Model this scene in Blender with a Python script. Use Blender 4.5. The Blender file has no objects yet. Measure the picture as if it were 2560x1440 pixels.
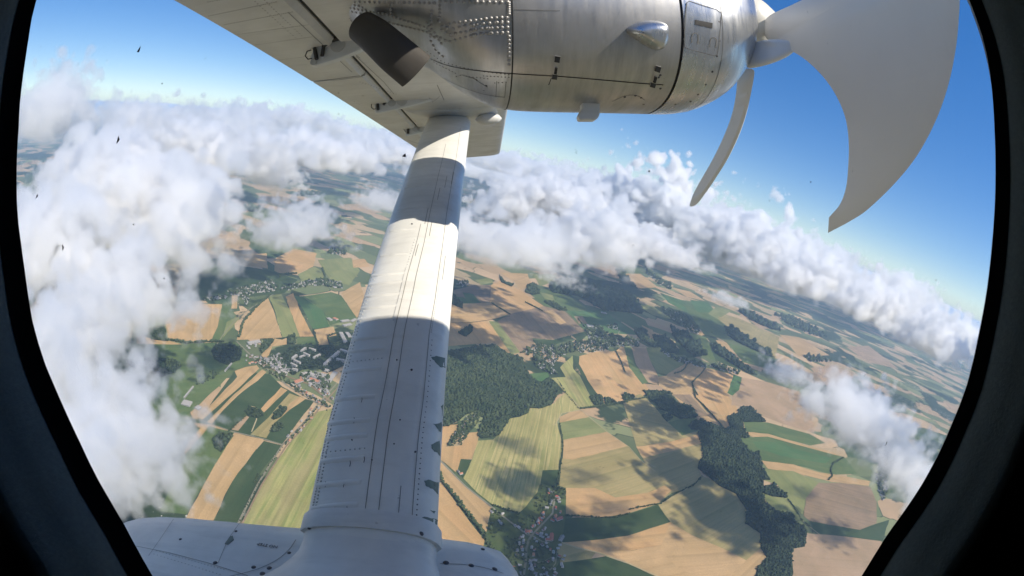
import bpy, bmesh, math, random
import numpy as np
from mathutils import Vector, Matrix, noise
from mathutils.bvhtree import BVHTree
from mathutils.geometry import tessellate_polygon

sc = bpy.context.scene
COL = sc.collection
rnd = random.Random(7)

# ------------------------------------------------------------------ camera, sky, sun, exposure
FPX = 1200.0                       # wide action-camera lens, focal length in pixels of a 2560 px wide frame
PITCH, ROLL = math.radians(14.5), math.radians(13.8)
ALT = 1300.0                       # height above the ground; the camera is the origin
cam = bpy.data.cameras.new('camera')
cam_ob = bpy.data.objects.new('camera', cam)
COL.objects.link(cam_ob)
sc.camera = cam_ob
cam.type = 'PANO'
cam.panorama_type = 'FISHEYE_EQUISOLID'
cam.sensor_width = 36.0
cam.fisheye_lens = FPX / 2560 * 36.0
cam.fisheye_fov = math.pi
cam.clip_start, cam.clip_end = 0.01, 500000
CM = Matrix.Rotation(-PITCH, 4, 'X') @ Matrix.Rotation(math.pi / 2, 4, 'X') @ Matrix.Rotation(ROLL, 4, 'Z')
cam_ob.matrix_world = CM
C3 = CM.to_3x3()

SUN_AZ, SUN_EL = math.radians(121), math.radians(49)
world = bpy.data.worlds.new('World')
sc.world = world
world.use_nodes = True
wn = world.node_tree
sky = wn.nodes.new('ShaderNodeTexSky')
sky.sky_type = 'NISHITA'
sky.sun_disc = False
sky.sun_elevation, sky.sun_rotation = SUN_EL, SUN_AZ
sky.altitude = 1500
sky.air_density, sky.dust_density, sky.ozone_density = 1.0, 0.2, 2.5
hs_ = wn.nodes.new('ShaderNodeHueSaturation'); hs_.inputs['Hue'].default_value = 0.512; hs_.inputs['Saturation'].default_value = 1.62
gm_ = wn.nodes.new('ShaderNodeGamma'); gm_.inputs[1].default_value = 0.7
wn.links.new(sky.outputs[0], gm_.inputs[0]); wn.links.new(gm_.outputs[0], hs_.inputs['Color']); wn.links.new(hs_.outputs[0], wn.nodes['Background'].inputs[0])
wn.nodes['Background'].inputs[1].default_value = 0.138
sun = bpy.data.lights.new('sun', 'SUN')
sun_ob = bpy.data.objects.new('sun', sun)
COL.objects.link(sun_ob)
sun.energy, sun.angle, sun.color = 3.7, math.radians(0.5), (1.0, 0.915, 0.78)
SUN = Vector((math.sin(SUN_AZ) * math.cos(SUN_EL), math.cos(SUN_AZ) * math.cos(SUN_EL), math.sin(SUN_EL)))
sun_ob.rotation_euler = SUN.to_track_quat('Z', 'Y').to_euler()
sc.view_settings.view_transform = 'Standard'
sc.view_settings.look = 'None'
sc.view_settings.gamma = 1
sc.view_settings.use_curve_mapping = False
sc.view_settings.exposure = 0.78
sc.cycles.max_bounces = 12
sc.cycles.volume_bounces = 10
sc.cycles.transparent_max_bounces = 24
sc.cycles.volume_step_rate = 1.0
sc.cycles.volume_max_steps = 512

def cam_ray(px, py):
    dx, dy = px - 1280.0, 720.0 - py
    r = max(math.hypot(dx, dy), 1e-6)
    th = 2 * math.asin(min(1.0, r / (2 * FPX)))
    return Vector((math.sin(th) * dx / r, math.sin(th) * dy / r, -math.cos(th)))

def ground_at(px, py, z=-ALT):
    d = C3 @ cam_ray(px, py)
    return d * (z / d.z)

# ------------------------------------------------------------------ object helpers
def link(name, me, parent=None, mat=None):
    o = bpy.data.objects.new(name, me)
    COL.objects.link(o)
    if parent is not None:
        o.parent = parent
    if mat is not None and me is not None and not me.materials:
        me.materials.append(mat)
    return o

def mesh(name, verts, faces, smooth=False):
    me = bpy.data.meshes.new(name)
    me.from_pydata([tuple(v) for v in verts], [], faces)
    me.update()
    if smooth:
        me.shade_smooth()
    return me

def tag(o, label=None, cat=None, group=None, kind=None):
    if label: o['label'] = label
    if cat: o['category'] = cat
    if group: o['group'] = group
    if kind: o['kind'] = kind
    return o

# ------------------------------------------------------------------ material helpers
class NT:
    def __init__(self, name):
        self.m = bpy.data.materials.new(name)
        self.m.use_nodes = True
        self.t = self.m.node_tree
        self.b = self.t.nodes['Principled BSDF']
        self.out = self.t.nodes['Material Output']
    def n(self, kind, **kw):
        x = self.t.nodes.new(kind)
        for k, v in kw.items():
            if k in x.inputs: x.inputs[k].default_value = v
            else: setattr(x, k, v)
        return x
    def l(self, a, b): self.t.links.new(a, b)
    def set(self, **kw):
        for k, v in kw.items():
            self.b.inputs[k.replace('_', ' ')].default_value = v
        return self
    def coord(self, out='Object', scale=(1, 1, 1), rot=(0, 0, 0)):
        tc = self.n('ShaderNodeTexCoord'); mp = self.n('ShaderNodeMapping')
        mp.inputs['Scale'].default_value = scale; mp.inputs['Rotation'].default_value = rot
        self.l(tc.outputs[out], mp.inputs[0])
        return mp.outputs[0]
    def geo(self, scale=(1, 1, 1), rot=(0, 0, 0)):
        tc = self.n('ShaderNodeNewGeometry'); mp = self.n('ShaderNodeMapping')
        mp.inputs['Scale'].default_value = scale; mp.inputs['Rotation'].default_value = rot
        self.l(tc.outputs['Position'], mp.inputs[0])
        return mp.outputs[0]
    def noise(self, vec, scale, detail=4, rough=0.55, dist=0.0):
        x = self.n('ShaderNodeTexNoise', Scale=scale, Detail=detail, Roughness=rough, Distortion=dist)
        self.l(vec, x.inputs['Vector'])
        return x.outputs['Fac']
    def ramp(self, fac, stops, interp='LINEAR'):
        x = self.n('ShaderNodeValToRGB')
        r = x.color_ramp; r.interpolation = interp
        while len(r.elements) < len(stops): r.elements.new(0.5)
        for e, (p, c) in zip(r.elements, stops):
            e.position = p
            e.color = (c, c, c, 1) if isinstance(c, (int, float)) else (*c, 1)
        self.l(fac, x.inputs[0])
        return x.outputs[0]
    def mix(self, a, b, fac, mode='MIX'):
        x = self.n('ShaderNodeMix', data_type='RGBA', blend_type=mode)
        for s, v in (('A', a), ('B', b)):
            i = [q for q in x.inputs if q.name == s and q.type == 'RGBA'][0]
            if isinstance(v, tuple): i.default_value = (*v, 1)
            else: self.l(v, i)
        f = x.inputs[0]
        if isinstance(fac, (int, float)): f.default_value = fac
        else: self.l(fac, f)
        return [q for q in x.outputs if q.type == 'RGBA'][0]
    def math(self, op, a, b=None, c=None, clamp=False):
        x = self.n('ShaderNodeMath', operation=op, use_clamp=clamp)
        for i, v in enumerate((a, b, c)):
            if v is None: continue
            if isinstance(v, (int, float)): x.inputs[i].default_value = v
            else: self.l(v, x.inputs[i])
        return x.outputs[0]
    def bump(self, h, strength=0.3, dist=0.01):
        x = self.n('ShaderNodeBump', Strength=strength, Distance=dist)
        self.l(h, x.inputs['Height'])
        self.l(x.outputs[0], self.b.inputs['Normal'])
        return self
# ------------------------------------------------------------------ ground sheet with far field pattern
def ground_material():
    m = NT('farmland'); m.set(Roughness=0.95, Specular_IOR_Level=0.1)
    p = m.geo((0.001, 0.001, 0.001), (0, 0, math.radians(28)))
    # gentle warp so that boundaries are not straight lines
    wn_ = m.n('ShaderNodeTexNoise', Scale=0.6, Detail=2.0); m.l(p, wn_.inputs['Vector'])
    wv = m.n('ShaderNodeVectorMath', operation='MULTIPLY_ADD')
    m.l(wn_.outputs['Color'], wv.inputs[0]); wv.inputs[1].default_value = (0.9, 0.9, 0); m.l(p, wv.inputs[2])
    st = m.n('ShaderNodeMapping'); st.inputs['Scale'].default_value = (1.0, 2.1, 1); m.l(wv.outputs[0], st.inputs[0])
    vo = m.n('ShaderNodeTexVoronoi', Scale=2.0, distance='CHEBYCHEV', voronoi_dimensions='2D', Randomness=0.85)
    m.l(st.outputs[0], vo.inputs['Vector'])
    sp = m.n('ShaderNodeSeparateColor'); m.l(vo.outputs['Color'], sp.inputs[0])
    col = m.ramp(sp.outputs[0], [(0.0, (.075, .105, .045)), (0.22, (.12, .15, .065)), (0.4, (.40, .27, .155)), (0.55, (.46, .32, .19)),
                                 (0.70, (.20, .22, .10)), (0.8, (.38, .28, .16)), (0.9, (.055, .09, .04))], 'CONSTANT')
    # tint variation inside fields
    n1 = m.noise(p, 3.0, 5)
    col = m.mix(col, (.16, .15, .08), m.ramp(n1, [(0.35, 0.0), (0.8, 0.55)]))
    # woods: large noise threshold, with ragged edge
    n2 = m.noise(wv.outputs[0], 0.55, 7, 0.62)
    wood = m.ramp(n2, [(0.545, 0.0), (0.556, 1.0)])
    n3 = m.noise(p, 40.0, 3, 0.6)
    wcol = m.mix((.018, .032, .016), (.045, .065, .03), n3)
    col = m.mix(col, wcol, wood)
    # hedged edges between fields
    ve = m.n('ShaderNodeTexVoronoi', Scale=2.0, distance='CHEBYCHEV', voronoi_dimensions='2D', feature='F2', Randomness=0.85)
    m.l(st.outputs[0], ve.inputs['Vector'])
    edge = m.math('SUBTRACT', ve.outputs['Distance'], vo.outputs['Distance'])
    n4 = m.noise(p, 1.3, 3)
    e2 = m.math('MULTIPLY', m.ramp(edge, [(0.012, 1.0), (0.03, 0.0)]), m.ramp(n4, [(0.48, 0.0), (0.52, 0.9)]))
    col = m.mix(col, (.03, .045, .02), e2)
    # scattered far settlements: pale speckle in clusters
    n5 = m.noise(p, 0.42, 2); n6 = m.noise(p, 34.0, 2, 0.7)
    town = m.math('MULTIPLY', m.ramp(n5, [(0.63, 0.0), (0.67, 1.0)]), m.ramp(n6, [(0.60, 0.0), (0.64, 0.8)]))
    col = m.mix(col, (.55, .52, .48), town)
    m.l(col, m.b.inputs['Base Color'])
    return m.m
G = 160000
nseg = 8
gv = [(-G + 2 * G * i / nseg, -G + 2 * G * j / nseg, -ALT) for j in range(nseg + 1) for i in range(nseg + 1)]
gf = [(j * (nseg + 1) + i, j * (nseg + 1) + i + 1, (j + 1) * (nseg + 1) + i + 1, (j + 1) * (nseg + 1) + i) for j in range(nseg) for i in range(nseg)]
tag(link('ground', mesh('ground', gv, gf), mat=ground_material()), kind='structure')

# ------------------------------------------------------------------ traced fields
ZOOM = {'z1': (0, 0, 1.0), 'z2': (300, 650, 3.6), 'z3': (400, 900, 3.272), 'z4': (1100, 350, 2.88), 'z5': (1100, 650, 3.2),
        'z6': (1080, 1000, 3.273), 'z7': (1650, 600, 2.88), 'z8': (1600, 980, 3.131)}
def zp(z, x, y):
    ox, oy, s = ZOOM[z]
    return ground_at(ox + x / s, oy + y / s)

def field_mat(name, c1, c2, c3, streak=0.5, fine=1.0):
    m = NT(name); m.set(Roughness=0.95, Specular_IOR_Level=0.1)
    p = m.coord('Object')
    s = m.n('ShaderNodeMapping'); s.inputs['Scale'].default_value = (0.0022, 0.07 * fine, 1); m.l(p, s.inputs[0])
    n1 = m.noise(s.outputs[0], 1.0, 4, 0.6)
    s2 = m.n('ShaderNodeMapping'); s2.inputs['Scale'].default_value = (0.0012, 0.018 * fine, 1); m.l(p, s2.inputs[0])
    n2 = m.noise(s2.outputs[0], 1.0, 2, 0.5)
    n3 = m.noise(p, 0.008, 5, 0.6)
    col = m.mix(c1, c2, m.ramp(n1, [(0.5 - 0.3 * (1.05 - streak), 0.0), (0.5 + 0.3 * (1.05 - streak), 1.0)]))
    col = m.mix(col, c3, m.math('MULTIPLY', m.ramp(n2, [(0.45, 0.0), (0.65, 1.0)]), streak))
    col = m.mix(col, c3, m.ramp(n3, [(0.42, 0.0), (0.75, 0.8)]))
    n4 = m.noise(p, 0.12, 3, 0.7)
    col = m.mix(col, (.62, .62, .58), m.ramp(n4, [(0.3, 0.45), (0.65, 0.0)]), 'MULTIPLY')
    n5 = m.noise(p, 0.003, 3, 0.6); col = m.mix(col, (.72, .74, .66), m.ramp(n5, [(0.35, 0.7), (0.62, 0.0)]), 'MULTIPLY')
    s6 = m.n('ShaderNodeMapping'); s6.inputs['Scale'].default_value = (0.0006, 0.045, 1); m.l(p, s6.inputs[0])
    n6 = m.noise(s6.outputs[0], 1.0, 1, 0.5); col = m.mix(col, (.7, .7, .62), m.ramp(n6, [(0.5, 0.0), (0.62, 0.55 * streak)]), 'MULTIPLY')
    m.l(col, m.b.inputs['Base Color'])
    return m.m
FM = {
    'tan':    field_mat('stubble_tan', (0.525, 0.345, 0.172), (0.464, 0.300, 0.147), (0.391, 0.265, 0.134), 0.5),
    'orange': field_mat('stubble_orange', (0.556, 0.335, 0.155), (0.484, 0.295, 0.139), (0.412, 0.280, 0.134), 0.5),
    'pink':   field_mat('bare_soil_pink', (0.412, 0.280, 0.176), (0.371, 0.250, 0.155), (0.319, 0.230, 0.139), 0.25),
    'brown':  field_mat('ploughed_brown', (0.309, 0.210, 0.134), (0.258, 0.180, 0.113), (0.216, 0.160, 0.101), 0.6),
    'ochre':  field_mat('dry_ochre', (0.381, 0.290, 0.134), (0.319, 0.260, 0.113), (0.278, 0.235, 0.097), 0.6),
    'straw':  field_mat('striped_straw', (0.433, 0.360, 0.160), (0.268, 0.260, 0.092), (0.340, 0.300, 0.118), 1.0, 1.6),
    'strawg': field_mat('straw_green', (0.350, 0.330, 0.118), (0.216, 0.250, 0.076), (0.309, 0.260, 0.118), 0.8, 0.8),
    'pale':   field_mat('pale_green', (0.216, 0.230, 0.088), (0.175, 0.200, 0.076), (0.258, 0.250, 0.101), 0.4),
    'green':  field_mat('mid_green', (0.098, 0.145, 0.050), (0.077, 0.120, 0.042), (0.134, 0.160, 0.059), 0.4),
    'bright': field_mat('bright_green', (0.077, 0.160, 0.055), (0.062, 0.130, 0.046), (0.103, 0.150, 0.059), 0.3),
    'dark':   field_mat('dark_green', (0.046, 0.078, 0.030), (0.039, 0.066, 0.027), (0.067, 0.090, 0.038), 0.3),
    'grass':  field_mat('village_grass', (0.077, 0.105, 0.035), (0.057, 0.085, 0.029), (0.113, 0.120, 0.046), 0.1),
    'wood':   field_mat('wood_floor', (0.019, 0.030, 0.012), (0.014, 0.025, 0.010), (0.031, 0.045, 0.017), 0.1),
    'road':   field_mat('pale_road', (0.258, 0.235, 0.172), (0.227, 0.210, 0.155), (0.206, 0.190, 0.134), 0.1),
    'track':  field_mat('farm_track', (0.453, 0.370, 0.218), (0.391, 0.310, 0.185), (0.309, 0.270, 0.143), 0.1),
}
lift = [0.3]
def roughen(pts, amp):
    out = []
    n = len(pts)
    for i in range(n):
        a, b = pts[i], pts[(i + 1) % n]
        L = (b - a).length
        k = max(1, min(14, int(L / 60)))
        for j in range(k):
            p = a.lerp(b, j / k)
            if j: p = p + Vector((rnd.uniform(-1, 1), rnd.uniform(-1, 1), 0)) * amp
            out.append(p)
    return out
def ground_poly(pts, mat, name='field', amp=3.0, ang=None, zup=None):
    """one flat sheet of ground; its local x axis runs along the longest edge"""
    pts = roughen(pts, amp)
    if ang is None:
        best = max(range(len(pts)), key=lambda i: (pts[(i + 4) % len(pts)] - pts[i]).length)
        e = pts[(best + 4) % len(pts)] - pts[best]
        ang = math.atan2(e.y, e.x)
    c = sum(pts, Vector()) / len(pts)
    z = lift[0] if zup is None else zup
    lift[0] += 0.015
    R = Matrix.Rotation(-ang, 3, 'Z')
    lv = [R @ Vector((p.x - c.x, p.y - c.y, 0)) for p in pts]
    tris = tessellate_polygon([lv])
    o = link(name, mesh(name, lv, [tuple(t) for t in tris]), mat=mat)
    for f in o.data.polygons: pass
    o.location = (c.x, c.y, -ALT + z); o.rotation_euler = (0, 0, ang)
    return tag(o, kind='structure')
def F(z, kind, xy, amp=3.0, ang=None):
    # tag of stripe direction: ang given as a pair of picture points
    a = None
    if ang is not None:
        d = zp(z, *ang[1]) - zp(z, *ang[0]); a = math.atan2(d.y, d.x)
    return ground_poly([zp(z, *p) for p in xy], FM[kind], 'field', amp, a)
# far patches first, near ones last (each sheet lies a little above the one before)
F('z7', 'green', [(150,430),(330,460),(500,600),(830,850),(620,760),(190,520)])
F('z7', 'bright', [(0,380),(150,430),(260,520),(190,520),(60,450)])
F('z7', 'ochre', [(330,500),(560,560),(860,700),(830,850),(480,620)])
F('z7', 'pink', [(560,510),(700,520),(860,640),(720,640)])
F('z7', 'tan', [(860,680),(1000,700),(1220,830),(1000,840)])
F('z7', 'green', [(480,740),(640,780),(850,860),(780,930),(600,880)])
F('z7', 'pink', [(1340,770),(1500,760),(1720,930),(1500,880)])
F('z7', 'pink', [(1080,920),(1250,900),(1400,960),(1350,1100),(1200,1050)])
F('z7', 'dark', [(80,640),(200,680),(330,830),(200,850),(120,760)])
F('z7', 'green', [(190,660),(330,700),(440,880),(340,850)])
F('z7', 'dark', [(350,740),(500,820),(700,970),(560,930),(400,870)])
F('z7', 'tan', [(400,720),(480,740),(560,860),(440,780)])
F('z7', 'tan', [(200,560),(330,680),(300,690),(200,640)])
F('z4', 'tan', [(1300,960),(1440,960),(1570,1060),(1430,1070)])
F('z4', 'tan', [(1660,1060),(1800,1090),(1910,1160),(1780,1130)])
F('z4', 'pink', [(1080,910),(1280,915),(1290,1000),(1120,960)])
F('z4', 'green', [(1310,920),(1430,930),(1470,965),(1320,960)])
F('z4', 'bright', [(1800,1150),(1930,1170),(1990,1240),(1850,1240)])
F('z4', 'green', [(1740,1170),(1860,1240),(2100,1440),(1900,1400)])
F('z4', 'pale', [(1990,1200),(2100,1230),(2000,1290),(1930,1250)])
F('z4', 'ochre', [(2000,1270),(2150,1300),(2300,1400),(2200,1440),(2080,1360)])
F('z5', 'tan', [(480,100),(700,110),(730,200),(640,245),(600,180)])
F('z5', 'tan', [(740,90),(860,80),(960,110),(800,115)])
F('z5', 'pale', [(740,110),(900,130),(930,170),(800,210)])
F('z5', 'pale', [(280,160),(400,145),(430,180),(330,200)])
F('z5', 'brown', [(90,350),(110,240),(260,205),(410,200),(400,340)], ang=((90,350),(400,340)))
F('z5', 'bright', [(95,290),(190,300),(240,330),(200,380),(130,350)])
F('z5', 'bright', [(180,260),(260,270),(330,345),(230,350)])
F('z5', 'orange', [(410,200),(480,165),(640,240),(830,370),(780,430),(560,430),(400,340)], ang=((480,165),(830,370)))
F('z5', 'tan', [(60,352),(400,342),(560,432),(380,490),(60,505)], ang=((85,505),(380,490)))
F('z5', 'orange', [(40,507),(380,492),(490,610),(600,730),(540,750),(430,660),(60,690)], ang=((380,490),(600,730)))
F('z5', 'pale', [(390,490),(460,490),(640,738),(570,757)])
F('z5', 'brown', [(460,490),(560,432),(830,370),(1000,412),(1160,570),(1050,600),(900,640),(740,625),(760,690),(640,738)], ang=((560,432),(760,690)))
F('z5', 'tan', [(830,410),(900,400),(1010,500),(960,520)])
F('z5', 'green', [(690,250),(900,230),(1200,400),(1000,405),(830,360)])
F('z5', 'pale', [(800,260),(900,280),(920,330),(840,310)])
F('z5', 'bright', [(1010,405),(1300,400),(1600,600),(1400,590),(1160,560)])
F('z5', 'green', [(1330,410),(1500,410),(1640,480),(1700,600),(1560,560)])
F('z5', 'pale', [(1540,330),(1700,370),(1870,480),(1700,440)])
F('z5', 'tan', [(1610,520),(1700,560),(1760,680),(1690,640)])
F('z5', 'tan', [(1870,580),(2080,730),(2080,770),(1980,700)])
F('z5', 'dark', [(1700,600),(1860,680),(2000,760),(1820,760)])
F('z5', 'dark', [(740,640),(900,640),(1050,602),(1040,640),(900,680),(780,690)])
F('z5', 'dark', [(1050,600),(1160,572),(1180,600),(1120,660)])
F('z5', 'brown', [(1070,450),(1140,450),(1180,510),(1110,510)])
# centre right
F('z5', 'orange', [(1115,770),(1250,735),(1400,730),(1455,690),(1475,700),(1510,830),(1640,990),(1690,1050),(1570,1120),(1310,1150),(1180,960),(1110,830)], ang=((1115,800),(1300,1120)))
F('z5', 'green', [(1470,690),(1530,700),(1560,830),(1665,980),(1620,995),(1515,860)])
F('z5', 'pink', [(1530,700),(1660,710),(1680,800),(1750,940),(1740,1000),(1665,980),(1570,840)])
F('z5', 'pale', [(1650,700),(1800,700),(1950,800),(1930,880),(1830,920),(1740,900),(1680,800)])
F('z5', 'tan', [(1740,935),(1830,922),(1980,1070),(1870,1070),(1750,1010)])
F('z5', 'brown', [(1870,1070),(1990,1070),(2080,1130),(2080,1290),(2020,1240),(1990,1170)])
F('z5', 'pink', [(1640,990),(1740,1000),(1870,1070),(1860,1110),(1780,1070),(1690,1050)])
F('z5', 'dark', [(1060,760),(1115,775),(1110,830),(1180,960),(1310,1150),(1230,1165),(1200,1090),(1120,900)])
F('z5', 'strawg', [(960,860),(1060,765),(1065,870),(1120,930),(1240,1165),(1120,1195),(1100,1190),(1030,1090),(940,990),(890,945),(1005,937)], ang=((970,940),(1110,1190)))
F('z5', 'bright', [(720,910),(860,900),(880,945),(800,985),(730,960)])
# right centre
F('z7', 'tan', [(200,880),(330,920),(230,1020),(260,1100),(100,1110),(0,1020),(60,960)], ang=((200,880),(0,1020)))
F('z7', 'brown', [(90,1105),(250,1105),(320,1240),(380,1290),(260,1270),(160,1200)])
F('z7', 'orange', [(330,920),(530,970),(520,1060),(480,1100),(560,1220),(600,1290),(500,1340),(420,1250),(310,1110),(228,1030)], ang=((330,920),(460,1260)))
F('z7', 'bright', [(530,970),(585,990),(570,1080),(520,1122),(485,1100)])
F('z7', 'pink', [(590,990),(760,1020),(1000,1090),(1080,1200),(1110,1390),(900,1330),(740,1270),(690,1230),(600,1200),(510,1190),(520,1122),(572,1080)], ang=((590,990),(1080,1200)))
F('z8', 'tan', [(245,10),(400,5),(560,200),(650,290),(560,250),(440,195),(330,100)], ang=((300,0),(600,260)))
F('z8', 'brown', [(250,20),(390,20),(540,190),(440,195),(400,120)])
F('z8', 'orange', [(425,0),(640,0),(700,180),(715,255),(665,290),(560,180),(440,50)], ang=((500,0),(660,280)))
F('z8', 'green', [(810,225),(1000,240),(1330,330),(1450,400),(1330,420),(1000,330),(830,315)], ang=((830,260),(1330,350)))
F('z8', 'tan', [(830,312),(1000,328),(1300,418),(1500,470),(1590,512),(1400,472),(1100,375),(860,345)])
F('z8', 'green', [(770,358),(1000,350),(1300,432),(1600,512),(1700,640),(1500,650),(1300,590),(950,535),(920,480),(870,470)], ang=((900,380),(1500,520)))
F('z8', 'bright', [(880,390),(1100,390),(1200,440),(1500,520),(1450,560),(1100,500),(920,440)])
F('z8', 'tan', [(950,538),(1200,568),(1400,630),(1550,650),(1800,700),(1790,735),(1500,705),(1250,640),(1000,602)])
F('z8', 'pale', [(960,605),(1200,620),(1400,710),(1300,830),(1270,960),(1170,850),(1080,730),(970,690)])
F('z8', 'pale', [(955,790),(1150,830),(1260,1000),(1200,1012),(1000,885)])
F('z8', 'brown', [(1400,710),(1590,715),(1800,740),(1850,860),(1850,1030),(1720,1080),(1330,1012),(1280,970),(1300,830)], ang=((1400,740),(1850,860)))
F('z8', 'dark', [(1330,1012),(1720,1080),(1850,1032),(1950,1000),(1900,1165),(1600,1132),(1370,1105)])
F('z8', 'pink', [(1190,1230),(1290,1212),(1300,1105),(1600,1132),(1890,1170),(1950,1300),(1700,1500),(1170,1500)], ang=((1300,1110),(1890,1170)))
# lower right block
F('z8', 'ochre', [(-140,70),(0,15),(60,60),(220,240),(330,342),(450,308),(462,330),(240,390),(-30,430)], ang=((-100,180),(420,300)))
F('z8', 'pale', [(165,190),(230,140),(300,205),(320,215),(225,240)])
F('z8', 'green', [(220,240),(300,215),(440,195),(400,260),(430,305),(330,342)])
F('z8', 'orange', [(-30,430),(240,390),(462,328),(492,400),(300,450),(20,520)], ang=((0,500),(480,360)))
F('z8', 'ochre', [(20,520),(300,450),(492,400),(482,500),(455,600),(480,650),(450,720),(250,790),(140,882),(100,800),(120,700)], ang=((0,620),(480,450)))
F('z6', 'tan', [(1045,140),(1130,100),(1220,90),(1285,142),(1045,187)])
F('z6', 'pale', [(1045,187),(1285,142),(1430,262),(1075,328)], ang=((1060,250),(1400,200)))
F('z6', 'tan', [(1075,328),(1430,262),(1600,378),(1150,490),(1070,482)], ang=((1075,328),(1430,262)))
F('z6', 'ochre', [(1062,480),(1150,490),(1600,378),(1700,490),(1780,550),(1840,600),(1900,700),(1760,760),(1500,800),(1330,720),(1095,722),(1038,702)], ang=((1100,700),(1600,560)))
F('z6', 'orange', [(1095,722),(1330,720),(1500,800),(1760,760),(1900,700),(1960,740),(1840,852),(1600,930),(1350,962),(1095,942)], ang=((1095,850),(1700,800)))
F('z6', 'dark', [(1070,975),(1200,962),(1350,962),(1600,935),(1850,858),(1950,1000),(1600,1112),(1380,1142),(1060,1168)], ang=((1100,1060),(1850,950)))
F('z6', 'orange', [(1060,1168),(1380,1142),(1600,1112),(1950,1000),(2060,940),(2400,900),(2460,1010),(2200,1100),(2029,1155),(1640,1232),(1340,1245)], ang=((1060,1180),(2100,1080)))
F('z6', 'tan', [(1340,1247),(1640,1234),(2029,1157),(2200,1100),(2460,1010),(2700,1200),(2500,1500),(1950,1500),(1600,1335)], ang=((1600,1330),(2300,1180)))
F('z8', 'ochre', [(480,655),(560,690),(630,742),(745,795),(830,920),(822,1030),(940,1112),(945,1222),(830,1320),(700,1250),(400,1120),(240,1022),(142,885),(300,790)], ang=((240,1020),(720,780)))
F('z8', 'tan', [(240,1022),(400,1120),(700,1250),(830,1320),(700,1440),(560,1500),(300,1380),(150,1240)], ang=((240,1022),(830,1000)))
F('z8', 'tan', [(945,1222),(990,1300),(920,1370),(915,1500),(640,1500),(830,1320)])
F('z6', 'ochre', [(1020,1222),(1060,1172),(1340,1250),(1300,1300),(1050,1332)])
F('z6', 'dark', [(1050,1332),(1300,1300),(1420,1280),(1600,1342),(1950,1500),(940,1500),(950,1430)])
# striped straw field beside the big wood
F('z6', 'straw', [(375,335),(500,325),(560,270),(640,150),(720,140),(805,68),(900,65),(1000,30),(1030,-10),(1100,-60),(1150,0),(1215,82),(1060,112),(1022,180),(1062,340),(1055,450),(1035,572),(905,577),(890,690),(860,760),(720,937),(500,862),(370,760),(255,642),(330,480)], ang=((560,700),(720,160)))
F('z6', 'dark', [(905,577),(1035,575),(1022,720),(885,692)])
F('z6', 'grass', [(880,690),(1095,727),(1090,960),(1060,1168),(1020,1222),(1030,1330),(940,1500),(560,1500),(560,1320),(520,1240),(440,1110),(490,882),(700,937),(850,800)])
F('z6', 'green', [(1000,820),(1095,815),(1090,940),(1010,940)])
F('z6', 'orange', [(40,215),(230,200),(140,330),(110,385),(240,375),(300,270),(385,262),(375,340),(325,480),(235,485),(215,580),(190,590),(110,520),(20,450)], ang=((100,215),(60,450)))
F('z6', 'dark', [(235,485),(325,490),(255,642),(205,590)])
F('z6', 'tan', [(60,495),(270,710),(490,877),(445,1087),(380,1010),(250,870),(100,690),(60,600)], ang=((250,870),(445,1087)))
F('z6', 'orange', [(20,650),(90,700),(240,905),(430,1150),(400,1300),(100,1300),(0,1060)], ang=((90,900),(300,1100)))
# left of the strut
F('z2', 'green', [(0,740),(560,765),(900,740),(1060,740),(1200,920),(1030,1000),(700,1320),(560,1440),(0,1440),(-300,1100)])
F('z2', 'dark', [(700,0),(1000,40),(1320,90),(1600,180),(1480,300),(900,360),(500,380),(560,100)])
F('z2', 'tan', [(1020,-40),(1320,-60),(1330,80),(1200,60),(1020,30)])
F('z2', 'orange', [(1390,-10),(1560,-100),(1770,-60),(1740,60),(1590,128),(1440,120),(1390,100)])
F('z2', 'pale', [(1600,130),(1750,60),(1830,110),(1850,180),(1640,210)])
F('z2', 'pale', [(1780,0),(2080,-20),(2160,100),(2060,230),(1900,180),(1830,90)])
F('z2', 'orange', [(2090,0),(2200,-10),(2250,60),(2100,70)])
F('z2', 'tan', [(1990,300),(2160,200),(2250,500),(2120,520)])
F('z2', 'tan', [(410,560),(480,460),(560,392),(790,397),(950,402),(930,480),(880,600),(820,737),(600,747),(430,702)], ang=((480,470),(430,690)))
F('z2', 'tan', [(150,690),(250,680),(400,720),(560,762),(150,757)])
F('z2', 'green', [(920,390),(1010,380),(1000,450),(1050,500),(930,720),(820,737),(880,600)])
F('z2', 'tan', [(1010,310),(1060,320),(1052,440),(1000,440)])
F('z2', 'pale', [(960,560),(1040,520),(1080,520),(1000,620),(930,700)])
F('z2', 'tan', [(1330,342),(1380,450),(1460,700),(1050,722),(1070,620),(1110,540),(1220,430)], ang=((1330,342),(1110,560)))
F('z2', 'pale', [(1340,325),(1450,310),(1530,450),(1620,692),(1460,697),(1390,450)])
F('z2', 'orange', [(1490,330),(1560,300),(1640,500),(1745,690),(1620,692),(1540,480)])
F('z2', 'bright', [(1570,330),(1640,330),(1830,460),(1890,600),(1740,622),(1650,450)])
F('z2', 'green', [(1640,330),(1900,290),(1990,320),(2130,520),(1890,590),(1830,460)])
F('z2', 'tan', [(1740,632),(1920,602),(1950,680),(1860,700),(1880,762),(1780,772)])
F('z2', 'green', [(1590,700),(1745,692),(1780,772),(1600,762)])
F('z2', 'tan', [(1460,720),(1500,702),(1500,762),(1370,782),(1340,860),(1300,890),(1270,860),(1370,705)])
F('z3', 'dark', [(170,500),(330,480),(610,90),(900,120),(1000,220),(1190,322),(1260,340),(1000,690),(700,620),(430,532)])
F('z3', 'tan', [(610,92),(700,60),(790,45),(812,70),(600,270),(350,490),(310,480),(500,280),(632,140)], ang=((790,60),(350,480)))
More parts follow.
